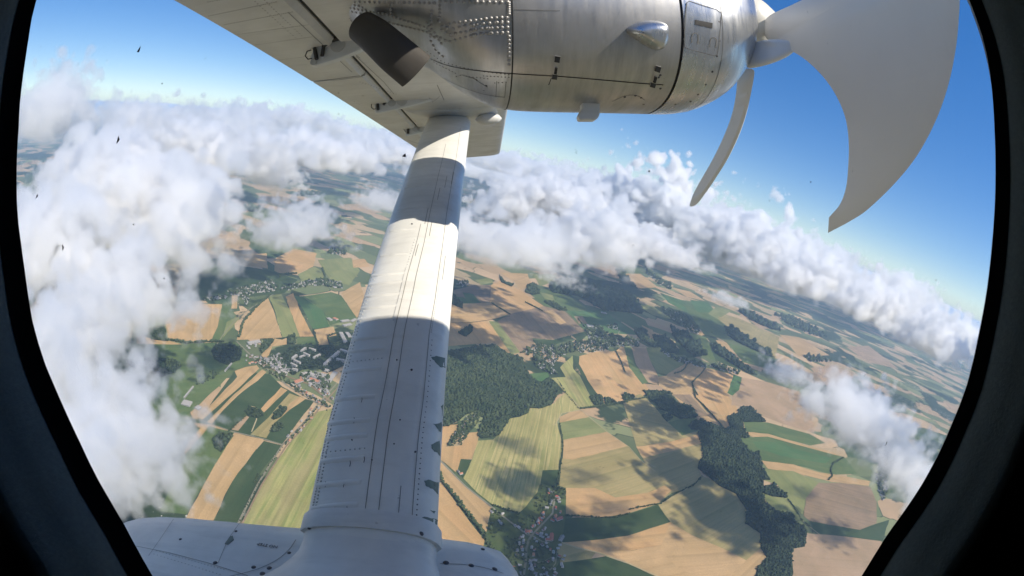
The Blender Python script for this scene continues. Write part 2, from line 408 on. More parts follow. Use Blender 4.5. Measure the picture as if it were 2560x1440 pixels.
F('z3', 'tan', [(835,80),(872,100),(800,172),(640,292),(520,410),(420,532),(380,515),(560,330),(700,200)], ang=((800,150),(420,500)))
F('z3', 'tan', [(350,540),(405,545),(300,665),(200,780),(220,690)])
F('z3', 'orange', [(990,225),(1042,250),(850,432),(825,402)])
F('z3', 'ochre', [(1060,275),(1190,322),(1060,410),(930,522),(870,642),(740,612),(890,472),(1000,342)], ang=((1100,300),(820,600)))
F('z3', 'tan', [(1140,300),(1190,322),(1060,410),(1000,460),(1060,360)])
F('z3', 'pink', [(580,572),(700,455),(730,470),(640,582)])
F('z3', 'green', [(400,545),(610,592),(500,782),(220,1267),(0,1240),(200,800)])
F('z3', 'tan', [(620,600),(740,630),(850,652),(750,782),(590,1000),(430,1330),(200,1330),(350,1040),(500,782)], ang=((720,640),(340,1260)))
F('z3', 'dark', [(850,665),(1000,702),(800,962),(620,1380),(420,1380),(590,1000),(750,782)], ang=((900,700),(520,1290)))
F('z3', 'strawg', [(1500,380),(1560,600),(1500,1480),(660,1480),(690,1320),(900,900),(1200,510),(1270,430)], ang=((1260,480),(760,1320)))

# ------------------------------------------------------------------ roads and tracks
def ribbon(z, xy, width, mat, name='road', amp=0.0):
    pts = [zp(z, *p) for p in xy]
    fine = []
    for a, b in zip(pts, pts[1:]):
        k = max(1, int((b - a).length / 80))
        fine += [a.lerp(b, j / k) for j in range(k)]
    fine.append(pts[-1])
    vs, fs = [], []
    for i, p in enumerate(fine):
        t = (fine[min(i + 1, len(fine) - 1)] - fine[max(i - 1, 0)]).normalized()
        s = Vector((-t.y, t.x, 0)) * width / 2 * rnd.uniform(0.9, 1.1)
        vs += [p - s, p + s]
        if i: fs.append((2 * i - 2, 2 * i, 2 * i + 1, 2 * i - 1))
    c = pts[0]
    o = link(name, mesh(name, [v - c for v in vs], fs), mat=mat)
    lift[0] += 0.015
    o.location = (c.x, c.y, -ALT + lift[0])
    return tag(o, kind='structure'), fine
R = FM['road']; T = FM['track']
ROADS = {}
ROADS['a'] = ribbon('z6', [(0,410),(75,505),(270,705),(490,880),(640,1000),(780,1105)], 9, R)[1]
ribbon('z6', [(780,1105),(815,1110),(900,1160),(960,1170)], 7, R)
ROADS['b'] = ribbon('z6', [(995,740),(1000,830),(985,930),(900,1020),(815,1110),(790,1150),(770,1220),(765,1330),(750,1440),(745,1500)], 8, R)[1]
ribbon('z6', [(560,1270),(640,1350),(740,1440)], 6, R)
ribbon('z6', [(850,1330),(900,1330),(980,1290),(1020,1240),(1010,1340),(960,1400)], 4, R)
ribbon('z6', [(1060,1168),(1200,1215),(1340,1247),(1600,1337),(1860,1450)], 7, T)
ribbon('z6', [(1150,-10),(1215,80),(1290,145),(1430,262),(1610,385),(1700,490),(1830,590)], 5, T)
ribbon('z6', [(1215,82),(1060,112),(1022,180),(1010,205),(985,205)], 5, T)
ribbon('z3', [(1450,190),(1280,380),(1200,490),(1000,700),(800,1020),(640,1340)], 8, R)
ribbon('z3', [(1470,210),(1310,390),(1230,500),(1030,710),(830,1030),(670,1350)], 7, FM['brown'], 'railway')
ribbon('z3', [(180,470),(330,495),(430,530),(600,590),(740,622),(850,650),(1000,695)], 7, R)
ribbon('z2', [(1050,735),(1240,920),(1400,1040),(1500,1130),(1770,1290),(1880,1330)], 9, R)
ribbon('z2', [(1280,930),(1450,1030),(1700,1120),(1900,1280)], 10, FM['brown'], 'railway')
ribbon('z2', [(860,780),(940,660),(1060,520),(1200,420),(1380,310)], 7, R)
ribbon('z3', [(740,380),(790,390),(790,490),(750,590)], 5, T)
ribbon('z8', [(140,880),(200,860),(350,770),(440,720),(485,655)], 4, T)
ribbon('z8', [(250,20),(430,110),(545,190),(700,180),(780,150)], 4, T)
ribbon('z8', [(0,490),(60,560),(120,590)], 4, T)
ribbon('z8', [(1260,1000),(1330,1060),(1420,1130)], 5, T)
ribbon('z5', [(85,505),(230,505),(400,480),(560,450)], 6, FM['wood'], 'track')
ribbon('z5', [(1440,560),(1400,640),(1500,680),(1700,700)], 7, R)
# ------------------------------------------------------------------ clouds: real density grids, one object each
def cloud_mat(name, dens, g=0.35, colr=(1, 1, 1)):
    m = bpy.data.materials.new(name); m.use_nodes = True
    t = m.node_tree; t.nodes.clear()
    o = t.nodes.new('ShaderNodeOutputMaterial'); v = t.nodes.new('ShaderNodeVolumePrincipled')
    t.links.new(v.outputs[0], o.inputs['Volume'])
    v.inputs['Color'].default_value = (*colr, 1); v.inputs['Density'].default_value = dens; v.inputs['Anisotropy'].default_value = g
    return m
CLOUD_M = {}
def volume_object(name, lo, hi, res, dens, build):
    """object whose density grid is computed by build(nodes helper, x, y, z sockets)"""
    try:
        data = bpy.data.volumes.new(name)
    except Exception:
        data = bpy.data.meshes.new(name)
    o = link(name, data)
    ng = bpy.data.node_groups.new('cloud_density', 'GeometryNodeTree')
    ng.interface.new_socket('Geometry', in_out='INPUT', socket_type='NodeSocketGeometry')
    ng.interface.new_socket('Geometry', in_out='OUTPUT', socket_type='NodeSocketGeometry')
    N, L = ng.nodes, ng.links
    out = N.new('NodeGroupOutput'); N.new('NodeGroupInput')
    vc = N.new('GeometryNodeVolumeCube'); pos = N.new('GeometryNodeInputPosition')
    class H: pass
    h = H()
    def mth(op, a, b=None, c=None, clamp=False):
        n = N.new('ShaderNodeMath'); n.operation = op; n.use_clamp = clamp
        for i, v in enumerate((a, b, c)):
            if v is None: continue
            if isinstance(v, (int, float)): n.inputs[i].default_value = v
            else: L.new(v, n.inputs[i])
        return n.outputs[0]
    def nz(scale, detail, rough, off, sz=1.0, dist=0.0):
        n = N.new('ShaderNodeTexNoise'); n.inputs['Scale'].default_value = scale; n.inputs['Detail'].default_value = detail
        n.inputs['Roughness'].default_value = rough; n.inputs['Distortion'].default_value = dist
        a = N.new('ShaderNodeVectorMath'); a.operation = 'MULTIPLY_ADD'; a.inputs[1].default_value = (1, 1, sz)
        a.inputs[2].default_value = (off * 917, off * 573, off * 311)
        L.new(pos.outputs[0], a.inputs[0]); L.new(a.outputs[0], n.inputs['Vector'])
        return n.outputs[0]
    def vor(scale, off, rand=1.0):
        n = N.new('ShaderNodeTexVoronoi'); n.inputs['Scale'].default_value = scale; n.feature = 'SMOOTH_F1'; n.inputs['Smoothness'].default_value = .25
        a = N.new('ShaderNodeVectorMath'); a.operation = 'ADD'; a.inputs[1].default_value = (off * 717, off * 373, off * 211)
        L.new(pos.outputs[0], a.inputs[0]); L.new(a.outputs[0], n.inputs['Vector'])
        return n.outputs['Distance']
    h.m, h.n, h.v = mth, nz, vor
    sep = N.new('ShaderNodeSeparateXYZ'); L.new(pos.outputs[0], sep.inputs[0])
    d = build(h, *sep.outputs)
    L.new(d, vc.inputs['Density'])
    vc.inputs['Min'].default_value = lo; vc.inputs['Max'].default_value = hi
    for k, r in zip('XYZ', res): vc.inputs['Resolution ' + k].default_value = int(r)
    if dens not in CLOUD_M: CLOUD_M[dens] = cloud_mat('cloud_vapour', dens)
    sm = N.new('GeometryNodeSetMaterial'); sm.inputs['Material'].default_value = CLOUD_M[dens]
    L.new(vc.outputs[0], sm.inputs[0]); L.new(sm.outputs[0], out.inputs[0])
    mo = o.modifiers.new('density', 'NODES'); mo.node_group = ng
    data.materials.append(CLOUD_M[dens])
    return o

def cumulus(px, py, z, rpx, label, hr=0.6, sx=1.0, sy=1.0, dens=0.03, soft=5.0, seed=0.0, res=96, rag=1.0, flat=1.0, group='cumulus clouds below and beside the aeroplane', at=None):
    """cumulus centred on the ray through (px, py) at height z relative to the camera; rpx is its half width as seen"""
    c = ground_at(px, py, z) if at is None else at
    rad = c.length * rpx / FPX
    rx, ry, h = rad * sx, rad * sy, rad * hr
    def build(H, x, y, zz):
        nx, ny, nz_ = H.m('DIVIDE', x, rx), H.m('DIVIDE', y, ry), H.m('DIVIDE', zz, h)
        r = H.m('SQRT', H.m('ADD', H.m('ADD', H.m('MULTIPLY', nx, nx), H.m('MULTIPLY', ny, ny)), H.m('MULTIPLY', nz_, nz_)))
        a = H.n(1.7 / rad, 1.0, .5, seed, 1.2)
        b = H.n(5.0 / rad, 4.0, .66, seed + 3, 1.1, 0.3)
        v = H.m('ABSOLUTE', H.m('SUBTRACT', H.n(3.4 / rad, 1.0, .5, seed + 5), .5))
        e = H.m('SUBTRACT', .72, r)
        e = H.m('ADD', e, H.m('MULTIPLY', H.m('SUBTRACT', a, .5), 1.5))
        e = H.m('ADD', e, H.m('MULTIPLY', H.m('SUBTRACT', b, .5), 1.15 * rag))
        e = H.m('ADD', e, H.m('MULTIPLY', H.m('SUBTRACT', v, .1), 2.6))
        base = H.m('MULTIPLY_ADD', nz_, 4.0 * flat, 1.9, clamp=True)
        return H.m('MULTIPLY', H.m('MULTIPLY', e, soft * 1.5, clamp=True), base)
    k = 1.25
    hi_z = max(h * k, h + 1)
    o = volume_object('cloud', (-rx * k, -ry * k, -h * .75), (rx * k, ry * k, hi_z),
                      (res * min(1.6, sx), res * min(1.6, sy), max(28, res * hr * .8)), dens, build)
    o.location = c
    return tag(o, label, 'cloud', group)

# big soft mass on the left, nearest to the window
cumulus(290, 520, -300, 330, 'large soft white cloud bulk at the left edge of the window', hr=.5, sx=1.15, sy=1.0, dens=.035, seed=1.0, res=160, soft=6.5, rag=1.25)
cumulus(110, 620, -300, 220, 'pale cloud bulk running off behind the left window rim', hr=.6, dens=.035, seed=41.3, res=130, soft=6.5, rag=1.25)
cumulus(270, 750, -350, 270, 'hazy white cloud below the left bulk, veiling the village', hr=.5, dens=.035, seed=2.3, res=140, soft=6.5, rag=1.25)
cumulus(150, 900, -330, 240, 'smooth white cloud low at the left window rim', hr=.7, dens=.035, seed=44.9, res=120, soft=6.5, rag=1.25)
cumulus(265, 1090, -340, 290, 'near white cloud low at the left above the gear fairing', hr=.7, dens=.035, seed=3.1, res=150, soft=6.5, rag=1.25)
cumulus(190, 1150, -300, 240, 'thick white cloud in the lower left corner of the window', hr=.6, dens=.035, seed=47.2, res=120, soft=6.5, rag=1.25)
cumulus(470, 640, -400, 170, 'torn cloud edge reaching over the village left of the strut', hr=.35, dens=.012, seed=4.4, res=120, soft=2.5, rag=1.5)
cumulus(270, 430, -230, 210, 'bright domed cloud top left of the wing', hr=.6, dens=.03, seed=5.2, res=120, soft=6)
cumulus(520, 385, -230, 190, 'white cloud tops below the wing trailing edge', hr=.45, sx=1.4, dens=.03, seed=6.7, res=120, soft=6)
cumulus(780, 385, -200, 170, 'lumpy white cloud row under the wing, left of the strut', hr=.4, sx=1.4, dens=.03, seed=51.7, res=120, soft=6)
cumulus(960, 385, -160, 110, 'far lumpy cloud against the strut top', hr=.4, sx=1.3, dens=.03, seed=53.1, res=100, soft=6)
cumulus(745, 575, -380, 150, 'small loose cloud left of the strut over tan fields', hr=.5, dens=.024, seed=8.5, res=120, soft=3, rag=1.4)
cumulus(670, 440, -340, 105, 'small bright cloud beyond the loose one, left of the strut', hr=.5, dens=.03, seed=9.1, res=90, soft=5)
cumulus(950, 505, -380, 100, 'thin white cloud just left of the strut', hr=.45, dens=.014, seed=10.4, res=90, soft=3, rag=1.4)
cumulus(1260, 515, -330, 98, 'compact round white cloud right of the strut', hr=.8, dens=.03, seed=11.9, res=110, soft=7)
cumulus(1270, 610, -350, 190, 'grey white cloud right of the strut, over the far fields', hr=.45, sx=1.2, dens=.02, seed=12.2, res=130, soft=3.5, rag=1.2)
cumulus(1480, 600, -320, 180, 'white lumpy cloud in the middle of the cloud row', hr=.6, dens=.025, seed=13.6, res=130, soft=5)
cumulus(1400, 500, -200, 150, 'bright cloud heads above the middle of the cloud row', hr=.5, sx=1.3, dens=.03, seed=57.4, res=120, soft=6)
cumulus(1640, 540, -190, 165, 'tallest towering cloud under the thin propeller blade', hr=.95, dens=.024, seed=14.3, res=140, soft=5, flat=.7, rag=.75)
cumulus(1870, 620, -170, 190, 'grey cloud right of the tower, touching the blue sky', hr=.7, dens=.022, seed=15.8, res=130, soft=5)
cumulus(2040, 700, -190, 170, 'white puffy cloud below the broad blade tip', hr=.55, sx=1.2, dens=.025, seed=16.2, res=130, soft=5)
cumulus(2190, 770, -160, 150, 'cloud shelf stepping down to the right window edge', hr=.5, sx=1.2, dens=.028, seed=17.7, res=120, soft=6)
cumulus(2340, 850, -150, 150, 'bright cloud top at the right rim of the window', hr=.55, dens=.03, seed=18.4, res=120, soft=6)
cumulus(2150, 1050, -390, 200, 'large white cloud low at the right above dark fields', hr=.5, dens=.022, seed=19.5, res=150, soft=3.5, rag=1.2)
cumulus(1965, 935, -420, 90, 'small torn cloud left of the large low one', hr=.4, dens=.018, seed=20.8, res=90, soft=3, rag=1.3)
cumulus(2260, 1170, -380, 170, 'cloud wisp behind the lower right window rim', hr=.5, dens=.018, seed=21.1, res=120, soft=3, rag=1.3)
cumulus(1400, 700, -430, 70, 'thin veil of cloud over the dark wood', hr=.3, sx=1.3, dens=.010, seed=22.1, res=70, soft=3, rag=1.5)
cumulus(1820, 750, -430, 60, 'tiny cloud tuft over the far right fields', hr=.35, sx=1.2, dens=.012, seed=23.4, res=60, soft=3, rag=1.5)

# heads of cumulus reaching up to the horizon line, several kilometres out
def far_head(px, py, dist, rpx, label, **kw):
    cumulus(0, 0, 0, rpx, label, at=(C3 @ cam_ray(px, py)) * dist, **kw)
far_head(130, 285, 2600, 170, 'tall cloud standing above the horizon at far left', hr=.75, dens=.012, seed=61.3, res=110, soft=5)
far_head(330, 320, 3600, 160, 'second tall cloud right of the far left one', hr=.5, sx=1.3, dens=.012, seed=62.9, res=110, soft=6)
far_head(560, 325, 5200, 150, 'row of cloud heads below the wing trailing edge', hr=.45, sx=1.5, dens=.010, seed=63.1, res=110, soft=7)
far_head(700, 300, 7000, 120, 'brightest crisp cloud crest on the horizon left of the strut', hr=.35, sx=1.6, dens=.012, seed=64.7, res=110, soft=9)
far_head(900, 355, 7000, 110, 'cloud crest on the horizon next to the strut', hr=.4, sx=1.5, dens=.010, seed=65.2, res=100, soft=8)
far_head(1290, 420, 7500, 110, 'cloud crest on the horizon right of the strut', hr=.4, sx=1.7, dens=.010, seed=66.8, res=110, soft=8)
far_head(1480, 470, 7000, 110, 'cloud heads on the horizon left of the tower cloud', hr=.5, sx=1.5, dens=.010, seed=67.4, res=110, soft=8)
far_head(1780, 560, 6500, 110, 'cloud heads on the horizon right of the tower cloud', hr=.5, sx=1.5, dens=.010, seed=68.6, res=110, soft=8)
far_head(2050, 650, 6000, 110, 'cloud crest stepping down under the broad blade', hr=.5, sx=1.5, dens=.010, seed=69.1, res=110, soft=8)
far_head(2260, 735, 5500, 110, 'bright cloud crest descending to the right rim', hr=.5, sx=1.5, dens=.010, seed=70.5, res=110, soft=8)
far_head(2410, 850, 5000, 110, 'last bright cloud crest before the right rim', hr=.5, sx=1.4, dens=.010, seed=71.2, res=110, soft=8)

# clouds added, mostly out of view, to cast the shadow patches on the fields
SHN = ['the orange and ochre fields at lower right', 'the lower half of the striped straw field', 'the upper half of the striped straw field', 'the ochre field centre', 'the field over the dark green strip',
       'the ochre field beside the valley wood', 'the orange strip at the bottom', 'the brown fields right of the strut', 'the tan fields against the strut', 'the far dark wood', 'the pink field at the lower right rim', 'the bottom dark green field', 'the lower end of the valley wood']
def shade_cloud(px, py, r, z, seed, dens=.03, sx=1.0, res=44):
    if z > 0: z += 600
    g = ground_at(px, py); c = g + SUN * ((z + ALT) / SUN.z)
    o = None
    q = Vector((c.x, c.y, z))
    rpx = r / q.length * FPX
    return cumulus(0, 0, 0, rpx, 'added cumulus casting its shadow on ' + SHN.pop(0), hr=.35, sx=sx, dens=dens, seed=seed, res=res, soft=4, at=q)
for i, (x, y, r, z, d, sx) in enumerate(((1830, 1290, 360, 330, .06, 1.15), (1295, 1205, 170, 300, .06, 1), (1290, 1112, 110, 300, .03, 1.6), (1460, 1190, 110, 280, .022, 1.5), (1530, 1270, 120, 300, .022, 1.3),
                                         (1620, 1185, 60, 320, .014, 1.5), (1480, 1320, 150, 340, .04, 1.6), (1340, 810, 420, -350, .02, 1.3), (1180, 760, 300, -350, .02, 1), (1450, 720, 330, -350, .03, 1.3), (2080, 1330, 170, 320, .03, 1.4),
                                         (1380, 1420, 150, 360, .03, 1.6), (2010, 1230, 120, 300, .02, 1.2), )):
    shade_cloud(x, y, r, z, 31.0 + i * 1.7, d, sx)
# broken banks of cumulus out to the horizon
def bank(x0, x1, y0, y1, z0, z1, cell, cover, seed, dens, res, label):
    cx, cy = (x0 + x1) / 2, (y0 + y1) / 2
    hx, hy = (x1 - x0) / 2, (y1 - y0) / 2
    def build(H, x, y, z):
        t = H.m('DIVIDE', z, (z1 - z0))                       # 0 at base, 1 at top
        big = H.n(.45 / cell, 2.0, .5, seed, .3)
        a = H.n(1.2 / cell, 3.0, .55, seed + 1.7, .8)
        b = H.n(4.5 / cell, 5.0, .6, seed + 4.1, 1.1)
        e = H.m('ADD', H.m('MULTIPLY', H.m('SUBTRACT', big, .5), 1.6), H.m('MULTIPLY', H.m('SUBTRACT', a, .5), 2.2))
        e = H.m('ADD', e, H.m('MULTIPLY', H.m('SUBTRACT', b, .5), .9))
        e = H.m('ADD', e, cover)
        e = H.m('SUBTRACT', e, H.m('MULTIPLY', H.m('POWER', H.m('MAXIMUM', t, 0.0), 1.5), .75))
        # fade to nothing at the outer walls of the grid
        wx = H.m('MULTIPLY', H.m('SUBTRACT', 1.0, H.m('ABSOLUTE', H.m('DIVIDE', x, hx))), 7, clamp=True)
        wy = H.m('MULTIPLY', H.m('SUBTRACT', 1.0, H.m('ABSOLUTE', H.m('DIVIDE', y, hy))), 7, clamp=True)
        e = H.m('SUBTRACT', e, H.m('MULTIPLY', H.m('SUBTRACT', 1.0, H.m('MULTIPLY', wx, wy)), .8))
        return H.m('MULTIPLY', H.m('MULTIPLY', e, 6.0, clamp=True), H.m('MULTIPLY', t, 14.0, clamp=True))
    o = volume_object('cloud_bank', (-hx, -hy, 0), (hx, hy, z1 - z0), res, dens, build)
    o.location = (cx, cy, z0)
    return tag(o, label, 'clouds', kind='stuff')
bank(-16000, 16000, 8000, 19000, -430, 170, 1700, .24, 1.3, .014, (380, 150, 26), 'broken white cumulus field stretching away below the horizon')
bank(-42000, 42000, 18000, 46000, -420, 380, 3000, .36, 2.9, .006, (420, 150, 20), 'solid far cloud bank along the horizon')
HAZE = 1 / 23000
# ------------------------------------------------------------------ blue air
hm = bpy.data.materials.new('haze'); hm.use_nodes = True
ht = hm.node_tree; ht.nodes.clear()
ho = ht.nodes.new('ShaderNodeOutputMaterial'); hv = ht.nodes.new('ShaderNodeVolumePrincipled')
ht.links.new(hv.outputs[0], ho.inputs['Volume'])
hv.inputs['Color'].default_value = (.50, .72, 1, 1)
hv.inputs['Density'].default_value = HAZE
hv.inputs['Anisotropy'].default_value = 0.0
X0, X1, Y0, Y1, Z0, Z1 = -90000, 90000, -60000, 90000, -ALT - 1, 200
me = mesh('haze', [(x, y, z) for z in (Z0, Z1) for y in (Y0, Y1) for x in (X0, X1)],
          [(0, 2, 3, 1), (4, 5, 7, 6), (0, 1, 5, 4), (2, 6, 7, 3), (0, 4, 6, 2), (1, 3, 7, 5)])
tag(link('haze', me, mat=hm), 'pale blue haze thinning the far fields', 'haze', kind='stuff')
# ------------------------------------------------------------------ the aeroplane: x forward, y outboard, z up, metres, eye at the origin
AX = Matrix(((0.9944, -0.0886, -0.0582), (0.0687, 0.1210, 0.9903), (-0.0807, -0.9887, 0.1264)))
AX = Matrix([list(r) for r in AX])
q_ = AX.to_quaternion().normalized(); AX = q_.to_matrix()
plane = bpy.data.objects.new('aeroplane', None)
COL.objects.link(plane)
plane.matrix_world = (C3 @ AX).to_4x4()
tag(plane, 'white high wing propeller aeroplane with bare metal engine, seen through its oval cabin window', 'aeroplane')
AT = AX.transposed()
def aray(px, py): return AT @ cam_ray(px, py)
def aY(px, py, y): d = aray(px, py); return d * (y / d.y)
def aX(px, py, x): d = aray(px, py); return d * (x / d.x)
WZ, WD = 1.0, 0.0524
def aW(px, py, off=0.0):
    d = aray(px, py); return d * ((WZ + off) / (d.z - WD * d.y))

# materials
def paint(name, base, dirt=(.33, .33, .31), amt=.5, rough=.42, spec=.4):
    m = NT(name); m.set(Roughness=rough, Specular_IOR_Level=spec)
    p = m.coord('Object')
    n1 = m.noise(p, 2.3, 6, .62); n2 = m.noise(p, 38, 4, .7)
    s = m.n('ShaderNodeMapping'); s.inputs['Scale'].default_value = (1.5, 14, 14); m.l(p, s.inputs[0])
    n3 = m.noise(s.outputs[0], 1.2, 5, .65)
    c = m.mix(base, dirt, m.math('MULTIPLY', m.ramp(n1, [(.35, 0.0), (.8, 1.0)]), amt))
    c = m.mix(c, dirt, m.math('MULTIPLY', m.ramp(n3, [(.5, 0.0), (.85, 1.0)]), amt * .8))
    c = m.mix(c, (.12, .12, .11), m.ramp(n2, [(.71, 0.0), (.76, .55)]))
    m.l(c, m.b.inputs['Base Color'])
    m.l(m.ramp(n1, [(.3, rough - .08), (.8, rough + .2)]), m.b.inputs['Roughness'])
    m.bump(m.noise(p, 7, 3, .5), .12, .01)
    return m.m
def metal(name, base=(.50, .495, .49), rough=.34):
    m = NT(name); m.set(Metallic=.92)
    p = m.coord('Object')
    s = m.n('ShaderNodeMapping'); s.inputs['Scale'].default_value = (16, 2.0, 2.0); m.l(p, s.inputs[0])
    n1 = m.noise(s.outputs[0], 1.5, 6, .7)           # vertical wipe marks
    n2 = m.noise(p, 3.2, 5, .6); n3 = m.noise(p, 60, 3, .7)
    c = m.mix(base, tuple(v * .66 for v in base), m.ramp(n1, [(.35, 0.0), (.75, .75)]))
    c = m.mix(c, tuple(v * 1.22 for v in base), m.ramp(n2, [(.5, 0.0), (.75, .6)]))
    c = m.mix(c, (.22, .21, .20), m.ramp(n3, [(.68, 0.0), (.78, .6)]))
    m.l(c, m.b.inputs['Base Color'])
    r = m.math('ADD', m.ramp(n1, [(.3, rough - .06), (.8, rough + .2)]), m.ramp(n2, [(.3, 0.1), (.7, 0.0)]))
    m.l(r, m.b.inputs['Roughness'])
    h = m.math('ADD', m.math('MULTIPLY', m.noise(p, 5.5, 2, .5), 1.0), m.math('MULTIPLY', n1, .12))
    m.bump(h, .22, .012)
    return m.m
def plain(name, c, rough=.5, metallic=0.0, var=.25, scale=20):
    m = NT(name); m.set(Roughness=rough, Metallic=metallic)
    n = m.noise(m.coord('Object'), scale, 4, .6)
    m.l(m.mix(c, tuple(v * (1 - var) for v in c), n), m.b.inputs['Base Color'])
    return m.m
M_PAINT = paint('aged_white_paint', (.66, .65, .62), (.42, .41, .38), .6)
M_STRUT = paint('strut_paint', (.80, .79, .75), (.48, .47, .44), .7, .36)
M_POD = paint('pod_paint', (.76, .75, .72), (.42, .42, .41), .8, .34)
M_METAL = metal('bare_aluminium')
M_NOSE = metal('polished_aluminium', (.62, .63, .64), .2)
M_BLACK = plain('black_seam', (.018, .018, .02), .6)
M_GAP = plain('dark_gap', (.05, .05, .05), .7)
M_SEAM = plain('seam_line', (.20, .20, .19), .7)
M_EXH = plain('burnt_steel', (.075, .068, .062), .7, .2, .4, 9)
M_RIV = plain('rivet_metal', (.42, .41, .40), .5, .6)
M_RIVD = plain('rivet_dark', (.24, .23, .22), .5, .5)
M_RIVW = plain('rivet_painted', (.56, .56, .54), .45)
M_BRK = plain('bracket_grey_paint', (.70, .71, .70), .4, 0, .2, 8)
M_SCREW = plain('screw_steel', (.10, .10, .11), .45, .6)
M_BOOT = plain('rubber_boot', (.34, .32, .30), .6, 0, .2, 12)
M_CREAM = plain('cream_paint', (.74, .70, .60), .35, 0, .12, 6)
M_BLADE = plain('blade_grey_paint', (.84, .80, .74), .42, 0, .12, 3)
M_BLADEW = plain('blade_white_paint', (.78, .77, .74), .35, 0, .1, 5)
M_CHIP = plain('green_primer', (.17, .22, .19), .6)
M_ORANGE = plain('orange_tape', (.75, .22, .06), .5)

def pobj(name, verts, faces, mat, parent=plane, smooth=False, kind=None, label=None):
    o = link(name, mesh(name, verts, faces, smooth), parent, mat)
    if kind: o['kind'] = kind
    if label: o['label'] = label
    return o
def loft(sections, cap0=True, cap1=True):
    n = len(sections[0]); vs = [v for s in sections for v in s]; fs = []
    for i in range(len(sections) - 1):
        for j in range(n):
            k = (j + 1) % n
            fs.append((i * n + j, i * n + k, (i + 1) * n + k, (i + 1) * n + j))
    if cap0: fs.append(tuple(range(n - 1, -1, -1)))
    if cap1: fs.append(tuple((len(sections) - 1) * n + j for j in range(n)))
    return vs, fs
def fix(o, bevel=0.0, seg=2, angle=None):
    bm = bmesh.new(); bm.from_mesh(o.data); bmesh.ops.recalc_face_normals(bm, faces=bm.faces[:]); bm.to_mesh(o.data); bm.free()
    if angle is not None:
        o.data.shade_smooth()
        if hasattr(o.data, 'set_sharp_from_angle'): o.data.set_sharp_from_angle(angle=math.radians(angle))
    if bevel:
        b = o.modifiers.new('bevel', 'BEVEL'); b.width = bevel; b.segments = seg; b.limit_method = 'ANGLE'; b.angle_limit = math.radians(35)
    return o
def slab(name, outline, thick, mat, parent=plane, bevel=0.0, out=None, **kw):
    """outline: 3D points in one plane; thickened by vector out"""
    n = len(outline); out = out if out is not None else Vector((0, thick, 0))
    vs = list(outline) + [p + out for p in outline]
    fs = [tuple(range(n)), tuple(range(2 * n - 1, n - 1, -1))] + [(i, i + n, (i + 1) % n + n, (i + 1) % n) for i in range(n)]
    return fix(pobj(name, vs, fs, mat, parent, **kw), bevel)
def bvh_of(*obs):
    vs, fs = [], []
    for o in obs:
        k = len(vs); vs += [v.co.copy() for v in o.data.vertices]
        fs += [tuple(i + k for i in p.vertices) for p in o.data.polygons]
    return BVHTree.FromPolygons(vs, fs)
def hit(bvh, px, py, fallback=None):
    d = aray(px, py)
    loc, nor, i, dist = bvh.ray_cast(Vector((0, 0, 0)), d)
    if loc is None: return None
    if nor.dot(d) > 0: nor = -nor
    return loc, nor
def seam(name, bvh, pts, width, mat, parent, step=14, lift_=.0015, kind=None):
    """narrow strip lying on a surface, along picture points"""
    hs = []
    for (x0, y0), (x1, y1) in zip(pts, pts[1:]):
        k = max(1, int(math.hypot(x1 - x0, y1 - y0) / step))
        for j in range(k + (1 if (x1, y1) == pts[-1] else 0)):
            h = hit(bvh, x0 + (x1 - x0) * j / k, y0 + (y1 - y0) * j / k)
            if h: hs.append(h)
    if len(hs) < 2: return None
    vs, fs = [], []
    for i, (p, n) in enumerate(hs):
        t = (hs[min(i + 1, len(hs) - 1)][0] - hs[max(0, i - 1)][0]).normalized()
        s = t.cross(n).normalized() * width / 2
        vs += [p - s + n * lift_, p + s + n * lift_]
        if i: fs.append((2 * i - 2, 2 * i - 1, 2 * i + 1, 2 * i))
    return pobj(name, vs, fs, mat, parent, kind=kind)
def rivets(name, bvh, spots, r, mat, parent, kind='stuff', high=.55, seg=7):
    vs, fs = [], []
    for x, y in spots:
        h = hit(bvh, x, y)
        if not h: continue
        p, n = h
        u = n.orthogonal().normalized(); w = n.cross(u)
        k = len(vs)
        rr = r * rnd.uniform(.9, 1.1)
        for rad, hh in ((1.0, -.05), (.8, .6), ):
            for j in range(seg):
                a = 2 * math.pi * j / seg
                vs.append(p + (u * math.cos(a) + w * math.sin(a)) * rr * rad + n * rr * high * hh)
        vs.append(p + n * rr * high)
        for j in range(seg):
            q = (j + 1) % seg
            fs.append((k + j, k + q, k + seg + q, k + seg + j)); fs.append((k + seg + j, k + seg + q, k + 2 * seg))
    o = pobj(name, vs, fs, mat, parent, smooth=True, kind=kind)
    return o
def row(x0, y0, x1, y1, n): return [(x0 + (x1 - x0) * i / (n - 1), y0 + (y1 - y0) * i / (n - 1)) for i in range(n)]
def pline(pts, n):
    L = [math.hypot(b[0] - a[0], b[1] - a[1]) for a, b in zip(pts, pts[1:])]; T = sum(L); out = []
    for i in range(n):
        d = T * i / (n - 1)
        for (a, b, l) in zip(pts, pts[1:], L):
            if d <= l + 1e-6: out.append((a[0] + (b[0] - a[0]) * d / l, a[1] + (b[1] - a[1]) * d / l)); break
            d -= l
        else: out.append(pts[-1])
    return out
def smoothpts(pts, k=6):
    out = []
    for i in range(len(pts) - 1):
        p0 = pts[max(i - 1, 0)]; p1 = pts[i]; p2 = pts[i + 1]; p3 = pts[min(i + 2, len(pts) - 1)]
        for j in range(k):
            t = j / k
            out.append(tuple(.5 * ((2 * b) + (-a + c) * t + (2 * a - 5 * b + 4 * c - d) * t * t + (-a + 3 * b - 3 * c + d) * t ** 3)
                             for a, b, c, d in zip(p0, p1, p2, p3)))
    out.append(pts[-1]); return out

